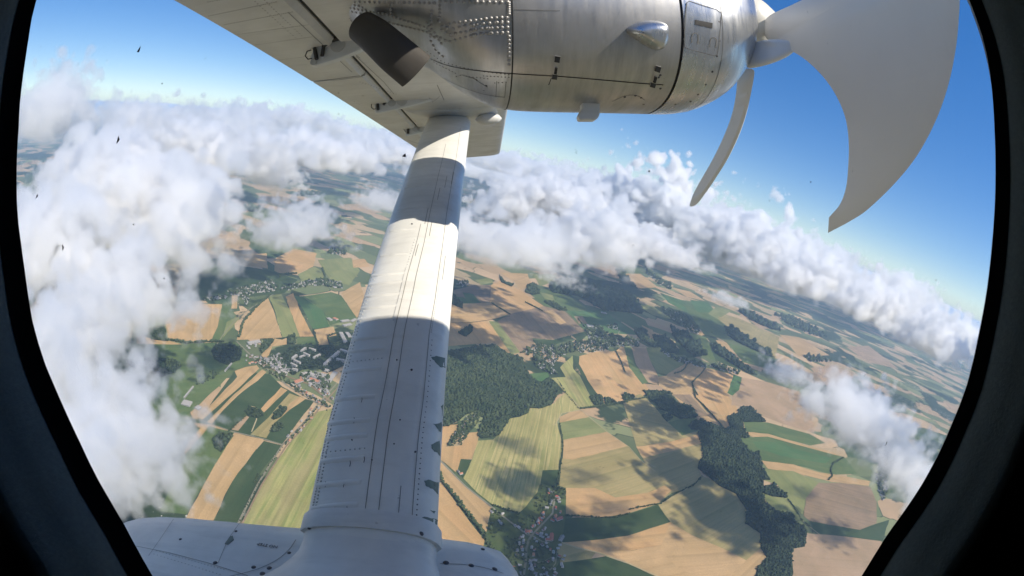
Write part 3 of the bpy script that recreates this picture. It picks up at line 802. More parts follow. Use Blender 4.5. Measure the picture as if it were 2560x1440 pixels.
# ---- wing
def x_te(y): return -1.285 + .061 * y
def x_slot(y): return -.765 + .037 * y
def x_le(y): return .245 + .049 * y
def under(y): return WZ + WD * y
def wing_section(y, xr, xf, rear_thick, zoff=0.0):
    z = under(y) + zoff; c = xf - x_te(y); s = []
    lower = [(xr + (xf - .10 - xr) * t, z + .012 * math.sin(math.pi * t) * -1) for t in [i / 8 for i in range(9)]]
    nose = [(xf - .045, z + .012), (xf - .012, z + .04), (xf, z + .085), (xf - .02, z + .13), (xf - .09, z + .185), (xf - .25, z + .235)]
    up = [(xr + (xf - .45 - xr) * t, z + rear_thick + (.25 - rear_thick) * math.sin(math.pi / 2 * t)) for t in [1, .8, .6, .4, .2, 0]]
    return [Vector((a, y, b)) for a, b in lower + nose + up]
ys = [-.6, .17, 1, 2, 3, 4, 5, 6, 7, 8, 9, 9.75, 9.87]
secs = [wing_section(y, x_slot(y), x_le(y) - (.06 if y > 9.8 else 0), .11) for y in ys]
wing = fix(pobj('wing', *loft(secs), M_PAINT), angle=40)
def flap_section(y, scale=1.0):
    z = under(y) - .012; a, b = x_te(y), x_slot(y) - .035
    return [Vector(v) for v in ((a, y, z + .02), (a + (b - a) * .5, y, z + .002), (b - .03, y, z), (b, y, z + .03), (b - .01, y, z + .10), (a + (b - a) * .5, y, z + .10), (a, y, z + .028))]
def flap(name, y0, y1, label=None):
    return fix(pobj(name, *loft([flap_section(y0), flap_section((y0 + y1) / 2), flap_section(y1)]), M_PAINT, wing, label=label), angle=40)
flap_in = flap('flap', .17, 3.235)
flap_out = flap('aileron', 3.255, 9.3)
tip_c = flap('wing_tip_edge', 9.31, 9.86)
# dark sheet inside the slot, standing for the shade of the gap
lin = [Vector((x_slot(y) - .05 + (0 if i < 2 else .06), y, under(y) + .035)) for i, y in enumerate((.17, 9.8))]
pobj('slot_shade', [Vector((x_slot(.2) - .06, .2, under(.2) + .03)), Vector((x_slot(9.8) - .06, 9.8, under(9.8) + .03)),
                     Vector((x_slot(9.8) + .02, 9.8, under(9.8) + .03)), Vector((x_slot(.2) + .02, .2, under(.2) + .03))], [(0, 1, 2, 3)], M_GAP, wing)
WB = bvh_of(wing, flap_in, flap_out, tip_c)
for nm, pts, w in (('panel_seam', [(774, 204), (840, 197), (913, 187)], .012), ('panel_seam', [(985, 338), (1040, 336)], .01),
                   ('panel_seam', [(720, 30), (880, 180)], .004) ,
                   ('panel_seam', [(1020, 350), (1055, 362)], .01), ('panel_seam', [(1093, 212), (1110, 250)], .006),
                   ('panel_seam', [(1175, 313), (1255, 317)], .006), ('panel_seam', [(1172, 368), (1247, 361)], .006),
                   ('panel_seam', [(890, 140), (960, 205), (985, 235)], .004), ('panel_seam', [(900, 145), (870, 120)], .004),
                   ('panel_seam', [(1072, 243), (1082, 255), (1100, 240)], .004)):
    seam(nm, WB, pts, w, M_SEAM, wing, step=8)
sp = []
for (a, b) in (((522, 40), (690, 5)), ((560, 62), (730, 30)), ((595, 86), (770, 62)), ((520, 5), (560, -2)), ((640, 112), (780, 92)), ((700, 150), (775, 140))):
    sp += row(*a, *b, int(abs(b[0] - a[0]) / 5))
sp += pline([(600, -30), (700, 60), (745, 100)], 24) + pline([(650, -10), (760, 95)], 20)
rivets('wing_rivets', WB, sp, .0042, M_RIVD, wing, high=.3, seg=5)
sp = []
for (a, b) in (((1060, 335), (1012, 372)), ((900, 205), (990, 235)), ((880, 250), (960, 300)), ((930, 285), (1000, 330))):
    sp += row(*a, *b, 14)
rivets('wing_rivets', WB, sp, .006, M_RIVD, wing, high=.3, seg=5)

# flap hinge brackets
def bracket(yb, pts, holes, cable):
    ol = [aY(x, y, yb) for x, y in pts]
    b = slab('hinge_bracket', ol, .05, M_BRK, wing, bevel=.006)
    for (x, y, r) in holes:
        c = aY(x, y, yb) - Vector((0, .006, 0))
        n = 14
        ring = [c + Vector((math.cos(2 * math.pi * i / n) * r, 0, math.sin(2 * math.pi * i / n) * r)) for i in range(n)]
        slab('lightening_cover', ring, .01, M_RIVW, b, out=Vector((0, .01, 0)))
    # rod and lug in dark metal
    for (x, y, x2, y2, r) in cable[0]:
        tube('hinge_rod', [aY(x, y, yb - .012), aY(x2, y2, yb - .012)], r, M_GAP, b)
    pts = [aY(x, y, yb - .02) for x, y in cable[1]]
    tube('bonding_cable', pts, .004, M_GAP, b)
    return b
def tube(name, pts, r, mat, parent, n=8, taper=None):
    secs = []
    for i, p in enumerate(pts):
        t = (pts[min(i + 1, len(pts) - 1)] - pts[max(i - 1, 0)]).normalized()
        u = t.orthogonal().normalized() if i == 0 else (u - t * u.dot(t)).normalized()
        w = t.cross(u); rr = r if taper is None else r * (1 + (taper - 1) * i / (len(pts) - 1))
        secs.append([p + (u * math.cos(2 * math.pi * j / n) + w * math.sin(2 * math.pi * j / n)) * rr for j in range(n)])
    return fix(pobj(name, *loft(secs), mat, parent), angle=50)
bracket(2.5, [(778, 163), (775, 141), (788, 116), (820, 108), (845, 100), (905, 92), (905, 122), (850, 145), (789, 164)],
        [(845, 113, .045), (784, 155, .02)], ([(805, 140, 812, 100, .012), (792, 148, 786, 120, .012), (798, 108, 850, 93, .02), (806, 116, 830, 100, .014)],
        [(778, 125), (768, 128), (763, 140), (770, 148), (780, 146)]))
bracket(4.2, [(938, 282), (936, 260), (950, 246), (977, 243), (1072, 242), (1080, 250), (1010, 268), (949, 282)],
        [(980, 256, .04), (1005, 252, .05)], ([(945, 275, 944, 250, .014), (950, 247, 985, 241, .022), (958, 262, 972, 246, .012)],
        [(936, 256), (929, 260), (928, 268), (934, 273), (940, 272)]))
bracket(5.75, [(1014, 340), (1013, 318), (1026, 309), (1043, 312), (1072, 313), (1070, 327), (1019, 340)],
        [(1040, 320, .05), (1052, 319, .05)], ([(1020, 334, 1021, 312, .016), (1022, 312, 1040, 308, .02)], [(1013, 316), (1009, 322), (1014, 330)]))
# ribs of gap shade between wing and flap: actuator arm shadows are left to the sun
# strut root fairing blister and tip light bulb on the wing
def blister(name, outline, depth, mat, parent, z0=None):
    c = sum(outline, Vector()) / len(outline); n = len(outline)
    vs, rings = [], 6
    for i in range(rings):
        t = i / (rings - 1); k = math.cos(t * math.pi / 2); dz = math.sin(t * math.pi / 2)
        for p in outline: vs.append(c + (p - c) * (k if i < rings - 1 else .02) + Vector((0, 0, -depth * dz)))
    fs = [(i * n + j, i * n + (j + 1) % n, (i + 1) * n + (j + 1) % n, (i + 1) * n + j) for i in range(rings - 1) for j in range(n)]
    fs.append(tuple((rings - 1) * n + j for j in range(n)))
    return fix(pobj(name, vs, fs, mat, parent), angle=50)
ol = [aW(x, y) for x, y in smoothpts([(1012, 274), (1090, 271), (1160, 270), (1228, 265), (1243, 277), (1244, 300), (1228, 315), (1180, 312), (1130, 300), (1070, 312), (1035, 300), (1012, 274)], 4)]
blister('strut_root_fairing', ol, .07, M_PAINT, wing)
bulb_c = aW(1231, 297, -.10)
vs, fs = [], []
for i in range(11):
    t = i / 10; r = .07 * math.sin(math.acos(1 - 1.85 * t) if t < .5 else math.pi / 2 * (1 - ((t - .5) * 2) ** 1.8) ) + .002
    vs.append([bulb_c + Vector((.10 - .28 * t, math.cos(2 * math.pi * j / 16) * r, math.sin(2 * math.pi * j / 16) * r * .9)) for j in range(16)])
fix(pobj('light_fairing', *loft(vs), M_PAINT, wing), angle=60)

# ---- engine nacelle
YC = 2.22
stn = [(-1.05, 1.34, 1.50, .16), (-.80, 1.26, 1.55, .24), (-.606, 1.165, 1.60, .31), (-.459, 1.02, 1.64, .37), (-.30, .915, 1.66, .41), (-.155, .828, 1.67, .435), (-.03, .715, 1.67, .452), (.09, .632, 1.66, .46),
       (.214, .585, 1.65, .465), (.40, .566, 1.64, .468), (.70, .560, 1.62, .468), (1.00, .562, 1.60, .462), (1.12, .572, 1.585, .455), (1.24, .605, 1.56, .44), (1.35, .668, 1.53, .405),
       (1.44, .758, 1.48, .355), (1.50, .855, 1.42, .30), (1.53, .93, 1.37, .26)]
st2 = smoothpts(stn, 5)
def nsec(x, zb, zt, w, n=72):
    zc, hh = (zb + zt) / 2, (zt - zb) / 2; out = []
    e = 2.35
    for j in range(n):
        a = 2 * math.pi * j / n; ca, sa = math.cos(a), math.sin(a)
        out.append(Vector((x, YC + w * math.copysign(abs(ca) ** (2 / e), ca), zc + hh * math.copysign(abs(sa) ** (2 / e), sa))))
    return out
SPLIT = .945
rear = [s for s in st2 if s[0] < SPLIT]; front = [s for s in st2 if s[0] > SPLIT + .012]
def lerp_st(x):
    for a, b in zip(st2, st2[1:]):
        if a[0] <= x <= b[0]:
            t = (x - a[0]) / (b[0] - a[0]); return tuple(p + (q - p) * t for p, q in zip(a, b))
rear = rear + [lerp_st(SPLIT)]; front = [lerp_st(SPLIT + .014)] + front
nac = fix(pobj('engine_nacelle', *loft([nsec(*s) for s in rear]), M_METAL), angle=50)
# nose bowl with a turned-in lip
lip = [(1.535, .99, 1.31, .19), (1.50, .99, 1.31, .185)]
nose = fix(pobj('nose_bowl', *loft([nsec(*s) for s in front + lip]), M_NOSE, nac), angle=60)
g0 = lerp_st(SPLIT + .007)
g0 = (g0[0], g0[1] + .008, g0[2] - .008, g0[3] - .008)
gs = [nsec(SPLIT - .004, *g0[1:]), nsec(SPLIT + .02, *g0[1:])]
pobj('cowl_gap', *loft(gs), M_BLACK, nac)
NB = bvh_of(nac, nose)
# seams
ring_px = lambda x, n=72, a0=.5, a1=1.02: [nsec(*lerp_st(x), n=n)[j % n] for j in range(int(n * a0), int(n * a1))]
def ring_seam(name, x, width, mat, parent):
    pts = ring_px(x); s = lerp_st(x); c = Vector((x, YC, (s[1] + s[2]) / 2)); vs, fs = [], []
    for i, p in enumerate(pts):
        n = (p - c).normalized(); n.x = 0; q = p + n * .0018
        vs += [q - Vector((width / 2, 0, 0)), q + Vector((width / 2, 0, 0))]
        if i: fs.append((2 * i - 2, 2 * i, 2 * i + 1, 2 * i - 1))
    return pobj(name, vs, fs, mat, parent)
ring_seam('cowl_seam', .212, .006, M_BLACK, nac)
ring_seam('cowl_seam', 1.17, .003, M_SEAM, nose)
seam('cowl_seam', NB, smoothpts([(1044, 122), (1080, 148), (1130, 166), (1200, 177), (1280, 184), (1400, 191), (1520, 201), (1600, 208), (1658, 212)], 3), .0045, M_BLACK, nac, step=8)
seam('cowl_seam', NB, smoothpts([(1090, 185), (1150, 215), (1210, 235), (1262, 243)], 3), .005, M_SEAM, nac, step=8)
seam('cowl_seam', NB, [(1242, 202), (1240, 242)], .003, M_SEAM, nac, step=5)
seam('cowl_seam', NB, [(1265, 206), (1262, 243)], .003, M_SEAM, nac, step=5)
seam('cowl_seam', NB, [(1284, 24), (1400, 27)], .003, M_SEAM, nac, step=8)
seam('cowl_seam', NB, smoothpts([(1530, 254), (1560, 240), (1590, 238), (1612, 250)], 4), .003, M_SEAM, nac, step=5)
# rivets, row by row as they show
sp = []
Z = lambda x, y: (400 + x / 2.844, y / 2.844)
def zrow(pts, n): return pline([Z(*p) for p in pts], n)
for pts, n in (([(1240, 0), (1300, 8), (1450, 14), (1630, 18), (1760, 18), (1950, 22)], 21), ([(1240, 20), (1340, 30), (1430, 45), (1460, 70)], 9),
               ([(1240, 40), (1330, 50), (1440, 75), (1600, 100), (1700, 135), (1800, 165), (1930, 210)], 26),
               ([(1245, 60), (1320, 72), (1420, 95), (1560, 130), (1640, 165), (1740, 190), (1900, 230), (1950, 265)], 25),
               ([(1250, 75), (1300, 98), (1350, 130), (1390, 190)], 8), ([(1990, 10), (1985, 150)], 6), ([(1930, 80), (1930, 180)], 5),
               ([(2030, 10), (2470, 15)], 11), ([(2480, 20), (2480, 100)], 6), ([(2480, 260), (2480, 460)], 8),
               ([(2020, 185), (2060, 170), (2120, 158), (2210, 150), (2280, 140), (2360, 128), (2465, 125)], 13),
               ([(2000, 190), (2080, 205), (2150, 185), (2260, 170), (2370, 165), (2470, 160)], 12),
               ([(2000, 215), (2060, 250), (2110, 235), (2190, 225), (2230, 210), (2340, 200), (2470, 195)], 14),
               ([(1995, 270), (2050, 300), (2120, 280), (2200, 258), (2250, 245), (2370, 235), (2470, 232)], 14),
               ([(1910, 190), (1925, 290), (1960, 360), (2010, 400)], 8), ([(1895, 165), (1950, 230), (2000, 310)], 7),
               ([(2230, 180), (2228, 250)], 3), ([(2290, 170), (2290, 240)], 3), ([(2340, 165), (2340, 240)], 3), ([(2395, 160), (2395, 235)], 3), ([(2430, 155), (2430, 235)], 3),
               ([(1300, 100), (1360, 165), (1420, 205)], 5), ([(1640, 20), (1635, 90)], 4)):
    sp += zrow(pts, n)
rivets('rivets', NB, sp, .0085, M_RIV, nac, high=.6, seg=9)
sp = []
for pts, n in (([(1900, 365), (2010, 440), (2150, 480), (2300, 510), (2480, 530)], 22), ([(1870, 380), (1960, 450), (2100, 520)], 12), ([(2300, 540), (2480, 550)], 8),
               ([(2380, 590), (2460, 585)], 4), ([(2200, 545), (2330, 560)], 6)):
    sp += zrow(pts, n)
rivets('rivets', NB, sp, .004, M_RIVD, nac, high=.5, seg=6)
Z2 = lambda x, y: (1200 + x / 2.844, y / 2.844)
rivets('cowl_screws', NB, [Z2(*p) for p in ((1700, 155), (1703, 290), (1685, 398), (1652, 510), (1605, 602), (1550, 672), (1497, 722), (1283, 630), (1270, 550), (1282, 535), (1145, 695), (1163, 742), (1390, 742), (1105, 680), (1030, 690))],
       .0065, M_SCREW, nac, high=.4, seg=9)
rivets('plate_screws', NB, [Z(*p) for p in ((2110, 545), (2150, 590), (2220, 620), (2300, 640), (2320, 610), (2250, 570), (2180, 545), (2140, 540))], .006, M_SCREW, nac, high=.4)
# oval inspection plate
def patch(name, bvh, pts, mat, parent, thick=.004, center=None, **kw):
    hs = [hit(bvh, *p) for p in pts]; hs = [h for h in hs if h]
    if len(hs) < 3: return None
    c = center or (sum(p[0] for p in pts) / len(pts), sum(p[1] for p in pts) / len(pts))
    hc = hit(bvh, *c); n = len(hs)
    mid = [hit(bvh, (p[0] + c[0]) / 2, (p[1] + c[1]) / 2) or hc for p in pts][:n]
    vs = [h[0] for h in hs] + [h[0] + h[1] * thick for h in hs] + [h[0] + h[1] * thick for h in mid] + [hc[0] + hc[1] * thick]
    fs = [(i, (i + 1) % n, n + (i + 1) % n, n + i) for i in range(n)] + [(n + i, n + (i + 1) % n, 2 * n + (i + 1) % n, 2 * n + i) for i in range(n)]
    fs += [(2 * n + i, 2 * n + (i + 1) % n, 3 * n) for i in range(n)]
    return fix(pobj(name, vs, fs, mat, parent, **kw), angle=40)
pts = [Z(*p) for p in ((2100, 545), (2150, 533), (2230, 555), (2330, 620), (2310, 640), (2210, 625), (2130, 585), (2100, 545))][:-1]
patch('inspection_plate', NB, pts, M_METAL, nac, .003)
# rounded access door on the nose bowl
door_px = [(1716, 8), (1722, 3), (1790, 24), (1803, 34), (1800, 70), (1797, 110), (1792, 137), (1784, 139), (1725, 124), (1711, 118), (1711, 80), (1713, 40)]
dd = patch('access_door', NB, door_px, M_NOSE, nose, .003)
seam('door_seam', NB, door_px + [door_px[0]], .0035, M_SEAM, nose, step=6, lift_=.004)
lab = patch('instruction_placard', NB, [(1737, 50), (1780, 58), (1779, 71), (1736, 62)], M_GAP, nose, .006)
for i in range(9):
    x = 1741 + i * 4.1; y = 52.5 + i * .95
    patch('placard_mark', NB, [(x, y + 1), (x + 2.4, y + 1.5), (x + 2.4, y + 8), (x, y + 7.5)], M_RIVW, lab, .0075) if False else None
for c in ((1737, 93), (1782, 104)):
    seam('door_pull', NB, smoothpts([(c[0] - 9, c[1] + 14), (c[0] - 7, c[1] - 6), (c[0] + 2, c[1] - 10), (c[0] + 8, c[1] - 2), (c[0] + 6, c[1] + 16)], 3), .005, M_SEAM, nose, step=3, lift_=.005)
# latches
def latch(x0, y0, x1, y1, w=8):
    dx, dy = (x1 - x0), (y1 - y0); L = math.hypot(dx, dy); ux, uy = dx / L, dy / L; sx_, sy_ = -uy * w, ux * w
    q = lambda t0, t1, k=1.0: [(x0 + dx * t0 + sx_ * k, y0 + dy * t0 + sy_ * k), (x0 + dx * t1 + sx_ * k, y0 + dy * t1 + sy_ * k), (x0 + dx * t1 - sx_ * k, y0 + dy * t1 - sy_ * k), (x0 + dx * t0 - sx_ * k, y0 + dy * t0 - sy_ * k)]
    b = patch('latch', NB, q(0, 1), M_METAL, nac, .005)
    patch('latch_pad', NB, q(0, .27, .9), M_GAP, b, .008)
    patch('latch_hook', NB, q(.5, .78, .45), M_BLACK, b, .012)
    patch('latch_base', NB, q(.85, 1.05, .9), M_GAP, b, .007)
latch(1394, 140, 1386, 194, 7); latch(1646, 165, 1631, 214, 7)
tube('lock_wire', [hit(NB, 1378, 196)[0], hit(NB, 1372, 212)[0]], .002, M_BLACK, nac)
# ram air scoop: teardrop, blunt mouth forward
sc_base = [(1558, 76), (1575, 64), (1597, 53), (1622, 50), (1648, 52), (1663, 60), (1667, 78), (1663, 104), (1655, 123), (1643, 127), (1625, 121), (1602, 108), (1578, 92)]
hs = [hit(NB, *p) for p in sc_base]
c0 = hit(NB, 1628, 88); nrm = c0[1]; tip_ = hs[0][0]
rings = []
for t, k in ((0, 1.0), (.45, .95), (.75, .82), (.93, .6), (1.0, .3)):
    rr = []
    for h in hs:
        p = c0[0] + (h[0] - c0[0]) * k
        rr.append(p + nrm * .085 * t)
    rings.append(rr)
fix(pobj('air_scoop', *loft(rings, cap0=False), M_NOSE, nac), angle=60).modifiers.new('round', 'SUBSURF').render_levels = 2
# drain mast
mast_px = [(1455, 246), (1455, 272), (1449, 283), (1446, 290), (1448, 300), (1486, 300), (1495, 296), (1500, 286), (1500, 246)]
slab('drain_mast', [aY(x, y, 2.13) for x, y in mast_px], .05, M_PAINT, nac, bevel=.008)
slab('drain_pin', [aY(x, y, 2.2) for x, y in ((1687, 255), (1692, 255), (1691, 266), (1688, 266))], .008, M_BLACK, nac)
# exhaust stub
eh = hit(NB, 925, 82)
e0 = aY(905, 66, 1.98); e1 = aY(940, 92, 1.88); e2 = aY(985, 132, 1.84); e3 = aY(1040, 178, 1.90)
path = smoothpts([tuple(e0), tuple(e1), tuple(e2), tuple(e3)], 5); path = [Vector(p) for p in path]
axis_u = Vector((.62, -.25, .74)).normalized()
secs = []
for i, p in enumerate(path):
    t = (path[min(i + 1, len(path) - 1)] - path[max(i - 1, 0)]).normalized()
    u = (axis_u - t * axis_u.dot(t)).normalized(); w = t.cross(u)
    f = i / (len(path) - 1)
    a, b = .076 + .010 * f, .055 - .018 * f
    secs.append([p + u * math.cos(2 * math.pi * j / 28) * a + w * math.sin(2 * math.pi * j / 28) * b for j in range(28)])
k_in = [[p_ + ((sum(s, Vector()) / 28) - p_) * .12 for p_ in s] for s in secs[::-1][:6]]
fix(pobj('exhaust_stub', *loft(secs + k_in, cap0=False), M_EXH, nac), angle=50)

# ---- propeller
PX = 1.60
HUBC = Vector((PX, YC, 1.15))
prop = fix(pobj('propeller', *loft([[Vector((x, YC + math.cos(2 * math.pi * j / 40) * r, 1.15 + math.sin(2 * math.pi * j / 40) * r)) for j in range(40)] for x, r in ((1.515, .20), (1.53, .205), (1.57, .205))]), M_BLACK), angle=40)
spin = [(1.572, .20), (1.60, .206), (1.66, .198), (1.72, .176), (1.79, .14), (1.86, .095), (1.92, .045), (1.945, .008)]
fix(pobj('spinner', *loft([[Vector((x, YC + math.cos(2 * math.pi * j / 40) * r, 1.15 + math.sin(2 * math.pi * j / 40) * r)) for j in range(40)] for x, r in spin]), M_CREAM, prop), angle=40)
def blade(pts, mat, label=None, th=.022, x=PX + .03, name='blade'):
    """pts: outline in picture points, unprojected on to the propeller's own plane, then given a real airfoil thickness"""
    P = [aX(px, py, x) for px, py in smoothpts(pts + [pts[0]], 5)[:-1]]
    n = len(P); c = sum(P, Vector()) / n
    vs = [p for p in P]
    inner = []
    for p in P: inner.append(p + (c - p) * .12)
    vs = P + [p + Vector((th, 0, 0)) for p in inner] + [p - Vector((th, 0, 0)) for p in inner]
    fs = [(i, (i + 1) % n, n + (i + 1) % n, n + i) for i in range(n)] + [(i, 2 * n + i, 2 * n + (i + 1) % n, (i + 1) % n) for i in range(n)]
    def capf(off, rev):
        tr = tessellate_polygon([[Vector((v.y, v.z, 0)) for v in vs[off:off + n]]])
        return [tuple(off + i for i in (t[::-1] if rev else t)) for t in tr]
    fs += capf(n, False) + capf(2 * n, True)
    return fix(pobj(name, vs, fs, mat, prop, label=label), angle=35)
blade([(1905, 62), (1925, 38), (1980, 12), (2070, -30), (2200, -80), (2380, -110), (2398, -20), (2396, 60), (2388, 130), (2370, 215), (2340, 300), (2295, 385), (2240, 455), (2170, 523), (2125, 553), (2082, 576), (2070, 582), (2078, 573),
       (2102, 545), (2119, 500), (2126, 440), (2128, 370), (2118, 300), (2090, 235), (2050, 180), (2000, 135), (1950, 108), (1915, 95)], M_BLADE, 'broad grey beige propeller blade sweeping down at the right')
blade([(1852, 178), (1862, 172), (1878, 172), (1886, 182), (1878, 230), (1868, 275), (1850, 330), (1820, 395), (1785, 452), (1762, 485), (1740, 512), (1724, 512), (1745, 470), (1780, 410), (1812, 345), (1835, 285), (1847, 230)],
      M_BLADEW, 'narrow white propeller blade pointing down against the sky', th=.014)
blade([(1700, 200), (1680, 240), (1665, 262), (1652, 272), (1643, 284), (1655, 278), (1680, 268), (1712, 258), (1730, 220)], M_GAP, 'dark blade tip showing below the nacelle', th=.012)
# blade root cuff standing toward us out of the hub
cuff = [aY(x, y, yy) for x, y, yy in ((1862, 112, 2.05), (1895, 100, 1.95), (1930, 96, 1.9), (1975, 100, 1.85), (1990, 108, 1.84), (1996, 126, 1.84), (1970, 146, 1.86), (1930, 162, 1.9), (1890, 172, 1.98), (1850, 178, 2.05))]
def puffed(name, P, th, mat, parent, d=Vector((0, 1, 0))):
    n = len(P); c = sum(P, Vector()) / n
    ins = [p + (c - p) * .25 for p in P]
    vs = P + [p - d * th for p in ins] + [p + d * th for p in ins] + [c - d * th * 1.4, c + d * th * 1.4]
    fs = [(i, (i + 1) % n, n + (i + 1) % n, n + i) for i in range(n)] + [(i, 2 * n + i, 2 * n + (i + 1) % n, (i + 1) % n) for i in range(n)]
    fs += [(n + i, n + (i + 1) % n, 3 * n) for i in range(n)] + [(2 * n + i, 3 * n + 1, 2 * n + (i + 1) % n) for i in range(n)]
    o = fix(pobj(name, vs, fs, mat, parent), angle=60); s = o.modifiers.new('round', 'SUBSURF'); s.levels = 0; s.render_levels = 2
    return o
puffed('blade_cuff', cuff, .05, M_BLADEW, prop)

# ---- wing strut
S0L, S0R = aray(765, 1305).normalized() * 1.27, aray(1092, 1325).normalized() * 1.27
S1L, S1R = aray(1072, 300).normalized() * 5.1, aray(1175, 300).normalized() * 5.2
# left and right silhouettes of the strut, bottom to top
LE = [(765, 1305), (790, 1180), (815, 1050), (850, 940), (885, 810), (925, 690), (965, 600), (1020, 435), (1045, 375), (1072, 290)]
RE = [(1092, 1325), (1097, 1200), (1103, 1100), (1113, 1000), (1120, 830), (1133, 740), (1143, 600), (1148, 530), (1165, 400), (1175, 290)]
def strut_at(t):
    a = S0L.lerp(S1L, t); b = S0R.lerp(S1R, t); return a, b
axis = ((S1L + S1R) / 2 - (S0L + S0R) / 2).normalized()
chord = ((S0R - S0L).normalized() + (S1R - S1L).normalized()).normalized()
chord = (chord - axis * chord.dot(axis)).normalized()
nrm = axis.cross(chord).normalized()
if nrm.dot(-(S0L + S0R)) < 0: nrm = -nrm       # toward the cabin
prof = [(0, 0), (.04, .022), (.12, .042), (.24, .062), (.40, .078), (.47, .082), (.60, .084), (.74, .080), (.84, .070), (.92, .052), (.97, .030), (1.0, 0)]
def ssec(t, grow=1.0):
    a, b = strut_at(t); w = (b - a).length; m = (a + b) / 2
    # the flat face is offset so that the near face carries the silhouettes
    up = [m + chord * (u - .5) * w * grow + nrm * h * .9 * grow for u, h in prof]
    dn = [m + chord * (u - .5) * w * grow - nrm * h * .7 * grow for u, h in prof[::-1][1:-1]]
    return up + dn
strut = fix(pobj('wing_strut', *loft([ssec(i / 30 * 1.03 - .03) for i in range(31)]), M_STRUT), angle=45)
SB = bvh_of(strut)
def across(py):
    """picture x of the two strut edges at picture height py"""
    def at(E):
        E = sorted(E, key=lambda p: p[1])
        for a, b in zip(E, E[1:]):
            if a[1] <= py <= b[1]: return a[0] + (b[0] - a[0]) * (py - a[1]) / (b[1] - a[1])
        return E[-1][0] if py > E[-1][1] else E[0][0]
    return at(LE), at(RE)
def sl(u, y0, y1, n=24): 
    out = []
    for i in range(n):
        y = y0 + (y1 - y0) * i / (n - 1); a, b = across(y); out.append((a + (b - a) * u, y))
    return out
for u, y0, y1, w in ((.44, 560, 1305, .0018), (.545, 360, 1308, .0018), (.70, 1215, 1310, .0018), (.805, 320, 1310, .0018)):
    seam('skin_seam', SB, sl(u, y0, y1), w, M_SEAM, strut, step=12)
for (u, y0, y1) in ((.62, 470, 500), (.50, 520, 560), (.60, 555, 590), (.70, 440, 470), (.80, 430, 460), (.86, 640, 700), (.47, 610, 640)):
    seam('scratch', SB, sl(u, y0, y1, 5), .0022, M_SEAM, strut, step=6)
# raised rib beads across the trailing part
def bead(y, u0, u1, slope=-.10, mat=M_STRUT):
    a, b = across(y); x0, x1 = a + (b - a) * u0, a + (b - a) * u1
    hs = [hit(SB, x0 + (x1 - x0) * i / 10, y + (x1 - x0) * i / 10 * slope - 4 * math.sin(i / 10 * math.pi) * .3) for i in range(11)]
    hs = [h for h in hs if h]
    if len(hs) < 4: return
    vs, fs = [], []
    for i, (p, n) in enumerate(hs):
        t = (hs[min(i + 1, len(hs) - 1)][0] - hs[max(i - 1, 0)][0]).normalized(); s = t.cross(n).normalized()
        k = math.sin(math.pi * (i + .5) / (len(hs))) ** .5 if i > len(hs) / 2 else 1
        for d, h in ((-.011, -.0005), (-.004, .0045 * k), (.004, .0045 * k), (.011, -.0005)): vs.append(p + s * d + n * h)
        if i:
            q = 4 * i
            fs += [(q - 4 + j, q - 3 + j, q + 1 + j, q + j) for j in range(3)]
    pobj('rib_bead', vs, fs, mat, strut, smooth=True)
for y in (470, 525, 578, 640, 690, 712, 742, 772, 800, 850, 880, 930, 1000, 1060, 1098, 1155, 1215, 1272):
    bead(y, .03, .44 if 680 < y < 800 else .38)
# flange strip where the ribbed panel ends
seam('panel_flange', SB, sl(.415, 670, 800, 12), .012, M_STRUT, strut, step=10, lift_=.003)
sp = sl(.405, 600, 800, 30) + sl(.03, 680, 1290, 90) + sl(.055, 690, 1290, 70)
rivets('rivets', SB, sp, .0035, M_RIVW, strut, high=.9, seg=6)
sp = sl(.825, 600, 830, 46) + sl(.84, 850, 1300, 36) + sl(.90, 320, 420, 12)
rivets('rivets', SB, sp, .0024, M_SCREW, strut, high=.3, seg=5)
sp = []
for y in (905, 1130):
    a, b = across(y); sp += [(a + (b - a) * (.05 + .04 * i), y - i * 1.2) for i in range(9)]
rivets('rivets', SB, sp, .003, M_RIVW, strut, high=.8, seg=5)
# staples and stains
for (x, y) in ((876, 1160), (911, 1150), (886, 1052), (905, 1000), (815, 1212), (860, 1212), (833, 1270), (868, 1272), (838, 1272)):
    seam('wire_staple', SB, [(x, y - 7), (x + 1, y), (x - 1, y + 8)], .0018, M_SCREW, strut, step=3, lift_=.003)
for (x, y, s) in ((1038, 1130, 3), (992, 900, 2), (930, 1150, 2), (862, 1054, 4), (1000, 1050, 2), (985, 1110, 2), (880, 1100, 2), (1030, 560, 2), (1029, 925, 3)):
    patch('grime_spot', SB, [(x + s * math.cos(a), y + s * .8 * math.sin(a)) for a in [i * math.pi / 3 for i in range(6)]], M_SCREW, strut, .002)
# paint chipped to green primer along the leading edge
chips = [[(1078, 893), (1090, 890), (1112, 895), (1113, 920), (1100, 918), (1088, 905)], [(1082, 1060), (1103, 1055), (1102, 1080), (1092, 1070)],
         [(1078, 1112), (1098, 1102), (1100, 1140), (1090, 1130), (1080, 1122)], [(1060, 1202), (1075, 1200), (1096, 1206), (1095, 1236), (1082, 1222), (1066, 1216)],
         [(1042, 1300), (1060, 1292), (1076, 1296), (1094, 1300), (1092, 1312), (1060, 1310), (1048, 1308)], [(1102, 1015), (1108, 1012), (1105, 1040)],
         [(1075, 1275), (1088, 1278), (1085, 1284)]]
for ch in chips:
    dense = []
    for i in range(len(ch)):
        a, b = ch[i], ch[(i + 1) % len(ch)]
        for j in range(3): dense.append((a[0] + (b[0] - a[0]) * j / 3 + (rnd.uniform(-2, 2) if j else 0), a[1] + (b[1] - a[1]) * j / 3 + (rnd.uniform(-2, 2) if j else 0)))
    patch('paint_chip', SB, dense, M_CHIP, strut, .0012)
